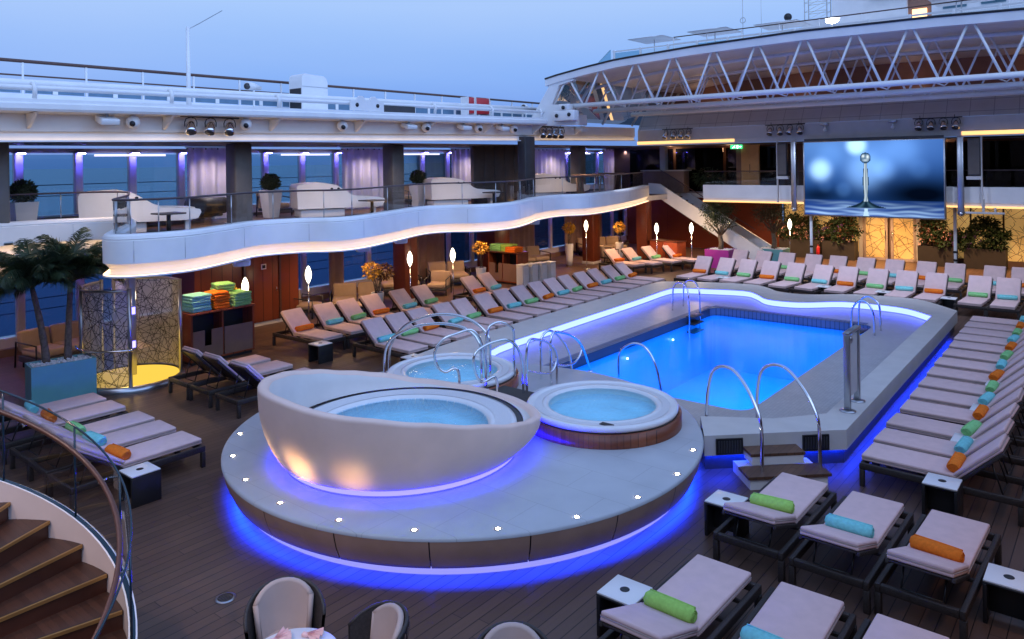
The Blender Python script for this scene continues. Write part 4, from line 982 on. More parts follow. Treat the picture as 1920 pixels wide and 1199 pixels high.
# speakers and lamps under the upper deck edge
def speaker(y,l,x=-17.3,z=5.78):
    t_=thing('dome_camera',l,'camera',(x,y,z+sh(y)),0,'white camera pods under the upper deck edge')
    m=MB(); m.ball((0,0,0),.15,.15,.15,14,10); m.build('housing',WHITE,t_)
    m=MB(); m.tube([(.10,-.06,-.03),(.17,-.09,-.05)],.06,10); m.build('lens',BLACK,t_)
    m=MB(); m.cyl((-.02,0,.1),(-.1,0,.19),.04); m.build('mount',WHITE,t_)
for y,l in ((7.78,'white camera pod left of the three stage spotlights'),(10.57,'white camera pod right of the three stage spotlights'),(13.6,'white camera pod below the bearing plate'),(16.9,'white camera pod below the middle of the upper deck edge'),(19.4,'white camera pod between the pale floodlights of the upper edge'),(21.3,'white camera pod just left of the dark column')):
    speaker(y,l)
for y,l in ((7.2,'pale square floodlight under the upper edge at the left'),(16.1,'pale floodlight under the upper edge left of the red lockers'),(18.6,'pale floodlight under the upper edge below the red lockers'),(20.6,'pale floodlight under the upper edge right of the red lockers'),(25.6,'pale floodlight under the upper edge in the far corner')):
    t_=thing('floodlight',l,'floodlight',(-17.2,y,5.82+sh(y)),0,'floodlights under the upper deck edge')
    m=MB(); m.rbox(-.2,.16,-.2,.2,-.09,.05,.03,M=Matrix.Rotation(R(18),4,'Y')); m.build('housing',WHITE,t_)
    m=MB(); m.box(-.12,.12,-.12,.12,-.105,-.093); q=m.build('lens',CEILW,t_); q.rotation_euler=(0,R(18),0)
    m=MB(); m.cyl((-.05,0,.03),(-.05,0,.13),.03); m.build('mount',STEEL,t_)
def stage_light(x,y,z,a,l,grp):
    t_=thing('stage_light',l,'stage light',(x,y,z),R(a),grp)
    Mx=Matrix.Rotation(R(55),4,'Y')
    def tx(p): return tuple(Mx@Vector(p))
    m=MB(); m.tube([tx((-.14,0,0)),tx((-.08,0,0)),tx((.10,0,0)),tx((.17,0,0))],[.06,.10,.115,.125],14); m.build('can',CHROME,t_)
    m=MB(); m.tube([tx((.171,0,0)),tx((.178,0,0))],.105,14); m.build('lens',DARK,t_)
    m=MB(); m.tube([(0,.13,0),(0,.135,.10),(0,.10,.19),(0,0,.22),(0,-.10,.19),(0,-.135,.10),(0,-.13,0)],.012,6); m.build('yoke',BLACK,t_)
    return t_
def light_bar(x0,y0,x1,y1,z,n_,l,grp,pos):
    t_=thing('lighting_bar',l,'bar',(x0,y0,z)); m=MB(); m.tube([(0,0,0),(x1-x0,y1-y0,0)],.02,6); m.build('pipe',BLACK,t_)
    m=MB()
    for f in (.15,.85): m.tube([((x1-x0)*f,(y1-y0)*f,0),((x1-x0)*f,(y1-y0)*f,.10)],.012,5)
    m.build('hanger',BLACK,t_)
    for i in range(n_):
        f=(i+.5)/n_; w_='leftmost' if i==0 else 'rightmost' if i==n_-1 else '%s from the left'%ORD[i]
        stage_light(x0+(x1-x0)*f,y0+(y1-y0)*f,z-.235,(-40 if y1!=y0 else -90)+random.uniform(-25,25),'shiny stage light, %s %s'%(w_,pos),grp)
light_bar(-17.25,8.85,-17.25,10.35,5.98,3,'black pipe carrying three stage lights under the upper left edge','three stage lights at the upper left','of the three under the upper left edge')
light_bar(-17.2,22.75,-17.2,24.3,6.10,4,'black pipe carrying stage lights beside the dark column','stage lights beside the dark column','of the cluster right of the dark column')
light_bar(-16.05,30.2,-14.6,30.2,6.10,4,'black pipe of stage lights in the far corner','stage lights in the far corner','of four in the far corner')
light_bar(-11.42,30.2,-9.85,30.2,6.10,4,'black pipe of stage lights above the left of the screen','stage lights above the left of the screen','of four above the left of the screen')
light_bar(-6.05,30.2,-4.5,30.2,6.10,4,'black pipe of stage lights above the right of the screen','stage lights above the right of the screen','of the four above the right of the screen')
for x,l in ((-9.1,'small grey camera hanging over the left half of the screen'),(-6.71,'small grey camera hanging over the right half of the screen')):
    t_=thing('hanging_camera',l,'camera',(x,30.2,5.98)); m=MB(); m.rbox(-.13,.13,-.1,.1,.02,.12,.02); m.build('mount',STEEL,t_)
    m=MB(); m.cyl((0,0,.02),(0,0,-.12),.03); m.ball((0,0,-.15),.07,.07,.07); m.build('camera',WHITE,t_)
# small floodlights and speakers under the balcony
for i,((x,y),l) in enumerate((((-14.0,8.55),'white fitting under the wavy balcony above the brown door'),((-13.85,11.6),'small white fitting under the balcony left of the second lamp'),((-14.4,13.3),'white fitting under the balcony above the second standing lamp'),((-14.7,18.0),'small white fitting under the balcony above the far towel cabinet'),((-14.9,19.6),'white fitting under the balcony right of the far towel cabinet'),((-14.2,7.0),'dark speaker with white frame under the balcony above the near towels'))):
    t_=thing('balcony_fitting',l,'light fitting',(x-.25,y,2.92),R(-20),'fittings below the wavy balcony')
    m=MB(); m.rbox(-.12,.16,-.17,.17,-.16,-.02,.025,M=Matrix.Rotation(R(15),4,'Y')); m.build('housing',WHITE,t_)
    m=MB(); m.rbox(.165,.178,-.13,.13,-.15,-.05,.004,M=Matrix.Rotation(R(15),4,'Y')); m.build('face',DARK if i==5 else CEILW,t_)
    m=MB(); m.cyl((0,0,-.03),(0,0,.0),.03); m.build('mount',STEEL,t_)

# balcony columns, curtains, topiary, day beds
for i,(y,l) in enumerate(((5.55,'grey column at the left edge of the upper balcony'),(11.38,'grey column right of the first balcony curtain'),(17.02,'grey column right of the second balcony curtain'),(27.88,'grey column behind the small topiary on the balcony'))):
    t_=thing('column',l,'column',(-19,y,3.16),0,'grey columns on the upper balcony')
    m=MB(); m.rbox(-.26,.26,-.26,.26,0,2.25,.05); m.build('shaft',COLUMN,t_)
    m=MB(); m.rbox(-.29,.29,-.29,.29,0,.08,.01); m.build('base',STEEL,t_)
t_=thing('column','dark square column dividing the warm light line of the upper deck','column',(-17.4,22.15,3.16)); m=MB(); m.rbox(-.18,.18,-.3,.3,0,2.55,.02); m.build('shaft',DARK,t_)
m=MB(); m.rbox(-.22,.22,-.34,.34,0,.08,.01); m.build('base',STEEL,t_)
t_=thing('dark_partition','dark panelled partition behind the dark column on the balcony','partition',(-20,23.6,3.16)); m=MB()
for i in range(5): m.rbox(-.08,.08,-1.6+i*.64,-1.6+i*.64+.62,0,2.25,.015)
m.build('panel',GREYB,t_); m=MB(); m.box(-.1,.1,-1.62,1.62,2.2505,2.26); m.build('head',BLACK,t_)
for i,(a,b,l) in enumerate(((11.2,12.75,'first pale curtain from the left on the balcony'),(16.85,18.8,'violet lit curtain left of the third topiary'),(22.4,24.45,'pale pink curtain behind the third day bed'),(28.0,30.5,'violet lit curtain behind the fourth day bed'),(33.9,36.6,'farthest violet curtain in the balcony corner'))):
    t_=thing('curtain',l+' by the windows','curtain',(-21.5,a,3.2),0,'balcony curtains')
    m=MB(); n_=60; A=[];B=[]
    for k in range(n_+1):
        f=k/n_; ph=f*(b-a)*17
        A.append((.055*math.sin(ph)+.02*math.sin(ph*.37),f*(b-a),2.15)); B.append((.075*math.sin(ph+.2)+.03*math.sin(ph*.29+1),f*(b-a)*1.03-.02,0))
    m.loft(A,B,smooth=True); m.build('cloth',CURT,t_)
    m=MB(); m.tube([(0,-.05,2.17),(0,b-a+.05,2.17)],.014,6); m.build('rod',STEEL,t_)
    m=MB()
    for k in range(9): m.tube([(0,k*(b-a)/8,2.12),(0,k*(b-a)/8+.03,2.12)],.025,8)
    m.build('eyelet',BLACK,t_)
for i,((x,y,s_),l) in enumerate((((-20.3,6.55,1.0),'clipped round bush in white pot at the left end of the balcony'),((-20.9,13.6,1.0),'clipped round bush in white pot left of the second day bed'),((-20.8,19.85,1.0),'clipped round bush in white pot left of the third day bed'),((-20.8,30.4,1.0),'clipped round bush in white pot at the far end of the balcony'))):
    t_=thing('topiary',l,'potted plant',(x,y,3.16),0,'topiary balls on the balcony')
    m=MB(); q=[(-.17,-.17),(.17,-.17),(.17,.17),(-.17,.17)]; Q=[(a*1.5,b*1.5) for a,b in q]
    m.loft([(a,b,.0) for a,b in q],[(a,b,.86) for a,b in Q],closed=True); m.loft([(a,b,.86) for a,b in Q],[(a*.88,b*.88,.86) for a,b in Q],closed=True); m.poly([(a*.88,b*.88,.83) for a,b in Q]); m.build('pot',POTW,t_)
    m=MB(); m.ball((0,0,1.08),.24,.24,.23,18,12)
    for k in range(900):
        v=Vector((random.gauss(0,1),random.gauss(0,1),random.gauss(0,1))).normalized()
        if v.z<-.75: continue
        p=Vector((v.x*.27,v.y*.27,1.09+v.z*.26)); m.leaf(p-v*random.uniform(.0,.05),v+Vector((random.uniform(-.9,.9),random.uniform(-.9,.9),random.uniform(-.9,.9))),random.uniform(.05,.11),.038)
    m.build('crown',TOPI,t_)
def daybed(x,y,rz,l):
    t_=thing('day_bed',l,'day bed',(x,y,3.16),R(rz),'white day beds on the balcony')
    # long axis local y, head at -y ; side profile (y,z)
    pr=[(-1.08,.30),(-1.10,1.02),(-1.06,1.10),(-.85,1.14),(-.45,1.15),(-.15,1.08),(.05,.92),(.25,.74),(.40,.66),(.95,.62),(1.10,.58),(1.12,.50),(1.06,.34),(.9,.30)]
    n_=len(pr); W=.62
    def side(s_,k): return [(s_*W*k,a*(1-.0),b) for a,b in pr]
    for s_ in(-1,1):
        m=MB(); m.add(side(s_,1)+side(s_,.86),[tuple(range(n_)),tuple(range(2*n_-1,n_-1,-1))]+[(i,n_+i,n_+(i+1)%n_,(i+1)%n_) for i in range(n_)]); m.build('side_shell',WHITE,t_)
    m=MB(); hood=pr[1:6]; m.loft([(-W*.855,a,b) for a,b in hood],[(W*.855,a,b) for a,b in hood],smooth=True); m.loft([(-W*.855,a+.02,b-.05) for a,b in hood],[(W*.855,a+.02,b-.05) for a,b in hood],smooth=True); m.poly([(-W*.855,-1.08,.3),(W*.855,-1.08,.3),(W*.855,-1.10,1.02),(-W*.855,-1.10,1.02)]); m.build('hood',WARMW,t_)
    m=MB(); m.rbox(-W*.85,W*.85,-.95,1.06,.42,.60,.05); m.rbox(-W*.85,W*.85,-1.02,-.72,.6,.98,.06); m.build('cushion',WARMW,t_)
    m=MB(); m.rbox(-.5,.5,-1.0,.1,.0,.29,.03); m.build('plinth',WHITE,t_)
    m=MB(); m.box(.2,.5,.82,.9,0,.29); m.build('foot',WHITE,t_)
    m=MB(); m.box(-.52,.55,-1.02,.12,.29,.30); m.build('shadow_gap',DARK,t_)
    t_.scale=(1.0,1.24,.93)
    for yy in (-.25,-.08):
        m=MB(); m.tube([(W+.001,yy,.95),(W+.03,yy,.95)],.035,8); m.build('reading_light',BLACK,t_)
for y,x,l in ((8.95,-19.6,'first white day bed from the left on the balcony'),(15.15,-19.6,'second white day bed, behind the balcony glass right of a grey column'),(21.0,-19.7,'third white day bed, in front of the pale pink curtain'),(27.3,-19.8,'fourth white day bed, beside the dark column at the far end')):
    daybed(x,y,-18-.4*y,l)
def stool(x,y,l):
    t_=thing('side_stand',l,'table',(x,y,3.16),0,'small dark tables on the balcony')
    m=MB(); m.rbox(-.3,.3,-.3,.3,.48,.52,.01); m.build('top',DARK,t_)
    m=MB(); m.cyl((0,0,0),(0,0,.48),.05); m.lathe([(.25,.0),(.25,.02),(.06,.05)],16); m.build('pedestal',BLACK,t_)
for x,y,l in ((-18.2,9.0,'small dark table beside the first day bed'),(-18.2,15.4,'small dark table beside the second day bed'),(-18.3,21.3,'small dark table beside the third day bed')): stool(x,y,l)
t_=thing('bolster_sofa','dark sofa with tan bolster behind the first day bed','sofa',(-21.4,9.6,3.16))
m=MB(); m.rbox(-.5,.5,-2.6,2.4,.15,.42,.05); m.build('seat',DARK,t_); m=MB(); m.tube([(.9,1.1,.5),(.9,2.2,.5)],.24,16); m.build('bolster',PLANT,t_)
def arm_chair(x,y,z,rz,l,grp,m1=DARK,m2=SOFA):
    t_=thing('lounge_chair',l,'armchair',(x,y,z),R(rz),grp)
    m=MB(); m.rbox(-.36,.36,-.38,.38,.18,.26,.02); m.build('frame',m1,t_)
    m=MB(); m.rbox(-.33,.36,-.33,.33,.262,.42,.05); m.build('seat_cushion',m2,t_)
    m=MB(); m.rbox(-.42,-.26,-.36,.36,.30,.86,.05,M=Matrix.Rotation(R(-9),4,'Y')); m.build('backrest',m2,t_)
    for s_ in(-1,1):
        m=MB(); m.tube([(.34,s_*.40,0),(.34,s_*.40,.58),(-.36,s_*.40,.64),(-.42,s_*.40,0)],.022,6); m.build('arm',m1,t_)
for y,l in ((14.0,'dark armchair on the balcony beside the second topiary'),(19.9,'dark armchair on the balcony behind the third topiary'),(25.6,'dark armchair on the balcony left of the far topiary')): arm_chair(-21.3,y,3.16,0,l,'dark armchairs on the balcony')
for x,y,l in ((-17.6,26.6,'high bar table with slim legs near the balcony corner'),(-18.2,29.2,'high bar table in the far balcony corner')):
    t_=thing('bar_table',l,'table',(x,y,3.16)); m=MB(); m.rbox(-.6,.6,-.3,.3,1.0,1.05,.01); m.build('top',BROWNW,t_)
    for sx in(-1,1):
        for sy in (-.22,.22): m=MB(); m.cyl((sx*.5,sy,1.0),(sx*.35,sy,0),.025); m.build('leg',BROWNW,t_)

# ------------------------------------------------------------------ far end: upper fascia, tiles, roof, screen
ff=thing('far_fascia','pale fascia and tiled panel wall across the far end above the big screen','fascia',(0,0,0))
m=MB(); m.box(-17.4,6,30.4,30.65,5.62,6.12); m.build('fascia_board',GREYW,ff)
m=MB(); m.box(-17.4,6,30.36,30.65,5.43,5.617); m.build('lower_lip',GREYW,ff)
m=MB(); m.box(-17.4,-12.8,30.33,30.357,5.47,5.60); m.build('light_strip',FARSTRIP,ff)
m=MB(); m.box(-4.55,6,30.33,30.357,5.47,5.60); m.build('light_strip',FARSTRIP,ff)
m=MB(); m.loft([(-17.4,30.42,6.125),(6,30.42,6.125)],[(-17.4,31.0,7.0),(6,31.0,7.0)]); m.build('tile_wall',TILEW,ff)
m=MB(); m.box(-17.4,6,31.0,31.2,7.0,7.12); m.build('top_ledge',WHITE,ff)
m=MB(); m.box(-17.6,6,33.1,33.25,6.5,8.6); m.build('back_wall',PANELW,ff)
m=MB(); m.box(-17.6,6,31.2,33.1,6.9,6.98); m.build('inner_floor',BROWNW,ff)
for k in range(9):
    m=MB(); m.box(-16+k*2.4,-15+k*2.4,33.02,33.09,7.55,7.62); m.build('dark_beam',BLACK,ff)
def arch(x):
    P_=[(-19.0,7.35),(-17.6,7.72),(-16.66,7.92),(-15.2,8.13),(-13.9,8.28),(-11,8.42),(-7.6,8.50),(-4,8.46),(-1,8.36),(3,8.05),(6,7.6)]
    for (a,za),(b,zb) in zip(P_,P_[1:]):
        if x<=b: f=(x-a)/(b-a); return za+(zb-za)*f
    return P_[-1][1]
xs=[-17.0+i*.5 for i in range(47)]
rf=thing('retractable_roof','huge white arched retractable roof with triangular lattice trusses above the far end','roof',(0,0,0))
m=MB()
def sheet(y0,y1,dz,mi=0): m.loft([(x,y0,arch(x)+dz) for x in xs],[(x,y1,arch(x)+dz) for x in xs],mi)
sheet(23.0,26.9,-.02); sheet(27.0,30.9,-.02); sheet(31.0,33.1,-.02); m.build('ceiling_panel',WARMW,rf)
m=MB(); m.loft([(x,26.9,arch(x)-.01) for x in xs],[(x,27.0,arch(x)-.01) for x in xs]); m.loft([(x,30.9,arch(x)-.01) for x in xs],[(x,31.0,arch(x)-.01) for x in xs]); m.build('joint',BLACK,rf)
m=MB(); m.loft([(x,22.85,arch(x)+.02) for x in xs],[(x,34.3,arch(x)+.02) for x in xs]); m.build('roof_skin',DARK,rf)
m=MB(); m.loft([(x,22.85,arch(x)+.012) for x in xs],[(x,22.85,arch(x)-.24) for x in xs]); m.loft([(x,22.85,arch(x)-.24) for x in xs],[(x,23.15,arch(x)-.24) for x in xs]); m.loft([(x,23.15,arch(x)-.24) for x in xs],[(x,23.15,arch(x)-.025) for x in xs]); m.build('edge_beam',WHITE,rf)
m=MB(); m.tube([(x,22.84,arch(x)+.03) for x in xs],.035,6); m.build('rubber_edge',BLACK,rf)
for ti,Yt in enumerate((23.0,26.0,29.0)):
    zb=6.80-.02*ti
    m=MB(); m.tube([(-16.9,Yt,zb),(6,Yt,zb)],.085,10); m.build('bottom_chord',WHITE,rf)
    if ti: m=MB(); m.tube([(x,Yt,arch(x)-.16) for x in xs],.07,8); m.build('top_chord',WHITE,rf)
    m=MB(); pk=-16.07; pitch=1.43
    for k in range(15):
        c=pk+k*pitch
        for s_ in(-1,1):
            m.tube([(c+s_*.07,Yt,arch(c)-.2),(c+s_*(pitch/2-.05),Yt,zb+.03)],.037 if ti==0 else .032,7)
    m.build('lattice_web',WHITE,rf)
# cross braces between trusses under the chords
m=MB()
for k in range(15):
    c=-16.07+.715+k*1.43
    for y0,y1 in ((23.0,26.0),(26.0,29.0)):
        m.tube([(c-.25,y0,6.8),(c,y0+.5,6.68),(c+.25,y0,6.8)],.022,5)
m.build('cross_brace',WHITE,rf)
m=MB()
pr=[(-17.75,6.38),(-16.62,7.92),(-16.05,8.0),(-15.7,7.74),(-16.4,7.6),(-16.75,6.9),(-15.9,6.86),(-15.65,6.2),(-15.65,6.1),(-17.9,6.12)]
n_=len(pr); m.add([(a,22.9,b) for a,b in pr]+[(a,23.1,b) for a,b in pr],[tuple(range(n_)),tuple(range(2*n_-1,n_-1,-1))]+[(i,n_+i,n_+(i+1)%n_,(i+1)%n_) for i in range(n_)]); m.build('end_frame',WHITE,rf)
m=MB(); m.add([(-17.75,23.1,6.38),(-16.62,23.1,7.92),(-16.62,33.2,7.92),(-17.75,33.2,6.38)],[(0,1,2,3)]); m.build('end_glass',WGLASS,rf)
m=MB()
for y in (25.5,28,30.5,33): m.tube([(-17.77,y,6.35),(-16.62,y,7.9)],.06,6)
m.build('end_post',WHITE,rf)
t_=thing('roof_bogie','white roof carriage with black rollers where the roof meets the deck edge','carriage',(-16.0,22.8,6.25))
m=MB(); m.rbox(-.5,.45,-.2,.15,0,.38,.03); m.rbox(-.25,.2,-.18,.13,.38,.62,.03); m.build('housing',WHITE,t_)
for x,z in ((-.3,.2),(.25,.22),(.0,.48)):
    m=MB(); m.tube([(x,-.205,z),(x,-.24,z)],.07,12); m.build('roller',BLACK,t_)
# upper interior behind the far balcony
ui=thing('upper_lounge_front','dark glazed front of the upper lounge with one lit tan door panel','lounge front',(0,0,0))
m=MB(); m.box(-22,6,35.0,35.1,3.16,5.41); m.build('back_wall',mat('dark_brown_wall',(.05,.028,.022),.4,var=.3,scale=1.2),ui)
for k in range(10):
    x0=-20+k*2.6
    if -14.6<x0<-12.0: continue
    m=MB(); m.box(x0,x0+2.45,34.1,34.13,3.2,5.3); m.build('glass_panel',DGLASS,ui)
m=MB(); m.box(-14.0,-13.15,33.95,34.05,3.17,5.40); m.build('tan_door',mat('tan_door',(.62,.36,.15),.45,var=.06),ui)
m=MB(); m.box(-13.60,-13.58,33.93,33.945,4.1,4.5); m.build('door_handle',BLACK,ui)
m=MB(); m.box(-14.25,-14.02,33.98,34.06,3.17,5.40); m.build('door_post',BROWNW,ui)
t_=thing('bar_counter','pale bar counter with bottles in the dark upper lounge','counter',(-17.6,33.4,3.16)); m=MB(); m.rbox(-1.1,1.1,-.3,.3,0,1.05,.02); m.build('front',BROWNW,t_); m=MB(); m.rbox(-1.2,1.2,-.36,.36,1.051,1.1,.01); m.build('top',GREYW,t_)
t_=thing('exit_sign','small green lit exit sign with white running figure over the far balcony','sign',(-14.2,33.9,5.22))
m=MB(); m.box(-.28,.28,-.02,.02,0,.19); m.build('panel',EXITG,t_)
m=MB(); y=-.024
m.add([(-.20,y,.05),(-.13,y,.10),(-.10,y,.09),(-.14,y,.045),(-.18,y,.02)],[(0,1,2,3,4)]); m.add([(-.13,y,.10),(-.10,y,.135),(-.05,y,.12),(-.09,y,.085)],[(0,1,2,3)]); m.add([(-.09,y,.085),(-.04,y,.06),(-.05,y,.03),(-.10,y,.07)],[(0,1,2,3)])
m.add([(-.06+.018*math.cos(i),y,.155+.018*math.sin(i)) for i in range(6)],[tuple(range(6))])
m.add([(.02,y,.02),(.10,y,.02),(.10,y,.17),(.02,y,.17)],[(0,1,2,3)]); m.add([(.14,y,.08),(.20,y,.08),(.20,y,.05),(.26,y,.095),(.20,y,.14),(.20,y,.11),(.14,y,.11)],[tuple(range(7))]); m.build('running_figure',EXITW,t_)
t_=thing('white_pillar','slim white pillar in the dark upper corner above the staircase','pillar',(-18.0,34.0,3.16)); m=MB(); m.rbox(-.16,.16,-.16,.16,1.0,2.25,.03); m.build('shaft',WARMW,t_); m=MB(); m.cyl((0,0,0),(0,0,1.0),.05); m.build('stem',STEEL,t_)

# big screen
def picture(u,v):
    def g(cx,cy,sx,sy,e=2): return math.exp(-(((u-cx)/sx)**2+((v-cy)/sy)**2)**(e/2))
    base=[.012+.09*g(.3,1.0,.8,.42),.055+.20*g(.3,1.0,.85,.45),.20+.46*g(.35,1.0,.9,.5)]
    dark=min(1,g(.86,.30,.42,.26)*1.05+g(.10,.27,.20,.13)*.8)
    c=[b*(1-.96*dark) for b in base]
    for cx,cy,s_,a,e in ((.40,.95,.072,1.15,4),(.125,.62,.080,1.05,3.2),(.46,.60,.13,.55,3),(.60,.62,.075,.38,3),(.20,.80,.10,.18,3),(.72,.86,.12,.28,3),(.84,.63,.07,.10,4),(.30,.35,.055,.14,4),(.16,.40,.05,.07,4),(.55,.80,.1,.16,3)):
        k=a*g(cx,cy,s_,s_*1.75,e); c=[c[0]+k*.40*(.35+.65*a),c[1]+k*.66*(.6+.4*a),c[2]+k*1.0]
    if v<.215:
        f=(.215-v)/.215
        wv=sum(a*math.exp(-((u-cx)/sx_)**2-((v-cy-.012*math.sin(u*17+cx*9))/.016)**2) for cx,cy,sx_,a in ((.12,.19,.12,.4),(.3,.165,.16,.6),(.62,.17,.1,.75),(.72,.13,.2,.8),(.9,.19,.1,.3),(.2,.10,.2,.8),(.4,.06,.14,.8),(.8,.06,.22,.95),(.12,.03,.16,1.0),(.55,.02,.2,.9),(.95,.11,.1,.6),(.5,.10,.08,.6),(.33,.125,.09,.7),(.85,.015,.15,.8)))
        h=1-dark*.5; f=.5+.5*f; wv=min(1,wv)
        c=[(.015+.40*wv*f)*h,(.06+.60*wv*f)*h,(.20+.70*wv*f+.14*f)*h]
    du=u-.465
    hw=.017+.13*max(0,(.225-v)/.115)**1.9 if v<.235 else 0
    if .105<v<.235 and abs(du)<hw:
        e=abs(du)/hw; k=.4*max(0,1-abs(e-.35)*4); c=[.006+.1*k,.02+.22*k,.04+.32*k]
    if .19<v<.74:
        hw=.012+.009*math.sin((v-.19)*5.7)**2+.01*max(0,(.27-v)/.08)
        if abs(du)<hw:
            e=du/hw; k=math.exp(-((e+.35)/.22)**2)+.8*math.exp(-((e-.45)/.18)**2); c=[.03+.75*k,.10+.8*k,.18+.8*k]
            if abs(e)>.85: c=[.008,.03,.06]
    rr=math.hypot(du/.040,(v-.775)/.072)
    if rr<1:
        k=math.exp(-(((du+.016)/.010)**2+((v-.80)/.02)**2))+math.exp(-(((du-.017)/.010)**2+((v-.79)/.025)**2))+.6*math.exp(-((du/.02)**2+((v-.745)/.015)**2))
        c=[.05+.8*k,.13+.85*k,.24+.8*k]
        if rr>.80: c=[.010,.04,.09]
    if v<.10 and abs(du)<.010+.012*(.1-v)/.1: c=[.5,.72,.88]
    return [min(1,max(0,x)) for x in c]
bs=thing('big_screen','large bright video screen showing a blue water drop splash','screen',(-7.43,30.0,0))
nx,ny=200,116; SW,SH=2.38,1.385; zc=3.96
vs=[];cols=[]
for j in range(ny+1):
    for i in range(nx+1):
        u,v=i/nx,j/ny; vs.append(((u-.5)*2*SW,-.062,zc+(v-.5)*2*SH)); cols.append(picture(u,v))
m=MB(); m.add(vs,[(j*(nx+1)+i,j*(nx+1)+i+1,(j+1)*(nx+1)+i+1,(j+1)*(nx+1)+i) for j in range(ny) for i in range(nx)])
sm,t,out=nt('screen_picture'); at=N(t,'ShaderNodeVertexColor',layer_name='picture'); e=N(t,'ShaderNodeEmission',i_Strength=1.15); t.links.new(at.outputs[0],e.inputs[0]); t.links.new(e.outputs[0],out.inputs[0])
o=m.build('display',sm,bs); ca=o.data.color_attributes.new('picture','FLOAT_COLOR','POINT')
for k,c in enumerate(cols): ca.data[k].color=(*c,1)
m=MB(); m.rbox(-SW-.05,SW+.05,-.06,.12,zc-SH-.05,zc+SH+.04,.015); m.build('frame',STEEL,bs)
m=MB(); m.box(-SW,SW,-.05,.1,zc+SH+.05,zc+SH+.14); m.build('top_rail',DARK,bs)
for sx in(-1.2,1.2):
    m=MB(); m.box(sx-.05,sx+.05,.12,.35,zc+SH-.3,5.40); m.build('hanger',STEEL,bs)
for s_,w_ in ((-1,'left'),(1,'right')):
    x=-7.43+s_*2.86
    t_=thing('screen_mast','flat grey hanging post on the %s side of the big screen'%w_,'post',(x,30.15,0)); m=MB(); m.rbox(-.10,.10,-.06,.06,2.70,5.42,.02); m.build('post',STEEL,t_); m=MB(); m.tube([(0,-.07,2.74),(0,.07,2.74)],.09,12); m.build('foot',STEEL,t_)
    t_=thing('line_speaker','tall dark loudspeaker hanging %s of the big screen in a pale bracket'%w_,'loudspeaker',(x+s_*.42,30.12,0)); m=MB(); m.rbox(-.19,.19,-.12,.12,4.05,5.35,.03); m.build('cabinet',DARK,t_)
    m=MB(); m.box(-.165,.165,-.13,-.122,4.12,5.28); m.build('grille',GREYB,t_)
    m=MB(); m.box(-.23,.23,-.10,.10,3.93,4.045); m.box(.195 if s_>0 else -.235,.235 if s_>0 else -.195,-.06,.06,3.0,5.42); m.build('bracket',GREYW,t_)
    px_=-9.72 if s_<0 else -4.93
    t_=thing('white_pole','thin white pole with dark clamps below the %s edge of the screen'%w_,'pole',(px_,30.35 if s_<0 else 31.2,0)); m=MB(); m.cyl((0,0,0),(0,0,2.9),.055,n=12); m.build('pole',WHITE,t_)
    for z in (.95,1.25):
        m=MB(); m.lathe([(.057,z),(.085,z+.01),(.085,z+.07),(.057,z+.08)],14); m.build('clamp',BLACK,t_)
t_=thing('bracket_arm','pale horizontal equipment arm right of the big screen','arm',(-4.2,30.2,2.75)); m=MB(); m.rbox(-.5,.9,-.05,.05,0,.07,.01); m.rbox(.25,.33,-.04,.04,.07,.5,.01); m.rbox(.6,.66,-.04,.04,.07,.22,.01); m.build('arm',GREYW,t_)

# lower far wall with golden screens and doors
gw=thing('golden_wall','backlit golden etched glass wall at the far end of the lower deck','wall',(0,0,0))
for x0 in (-13.4,-12.1,-10.9,-6.55,-5.35,-4.15,-2.95,-1.75,-.55,.65,1.85,3.05):
    m=MB(); m.box(x0,x0+1.12,37.86,37.9,.28,2.86); m.build('gold_panel',GOLD,gw)
    m=MB(); m.box(x0-.04,x0-.005,37.80,37.93,0,2.9); m.build('mullion',PLANT,gw)
m=MB(); m.box(-13.5,-9.85,37.84,37.95,0,.27); m.box(-7.2,6,37.84,37.95,0,.27); m.build('plinth',BROWNW,gw)
m=MB(); m.box(-23,-13.55,37.8,37.95,0,2.92); m.build('red_panel',REDW,gw)
m=MB(); m.box(-13.5,6,37.96,38.0,0,2.92); m.build('backing',BROWNW,gw)
gd=thing('golden_doors','pair of golden etched glass doors in a pale frame below the screen','doors',(-8.6,37.75,0))
for x0 in (-1.12,.06):
    m=MB(); m.box(x0+.13,x0+.93,-.03,.0,.12,2.2); lf=m.build('door_leaf',GOLD,gd)
    m=MB()
    m.rbox(x0,x0+.125,-.05,.03,.0,2.3,.01); m.rbox(x0+.935,x0+1.06,-.05,.03,0,2.3,.01); m.box(x0+.126,x0+.934,-.045,.02,0,.118); m.box(x0+.126,x0+.934,-.045,.02,2.202,2.3); m.build('door_frame',CHAIRC,gd)
    m=MB(); hx=x0+.97 if x0<0 else x0+.06; m.cyl((hx,-.09,.9),(hx,-.09,1.35),.015); m.build('handle',CHROME,gd)
m=MB(); m.box(-1.3,-1.13,-.08,.04,0,2.5); m.box(1.125,1.3,-.08,.04,0,2.5); m.box(-1.3,1.3,-.08,.04,2.505,2.6); m.build('surround',WARMW,gd)

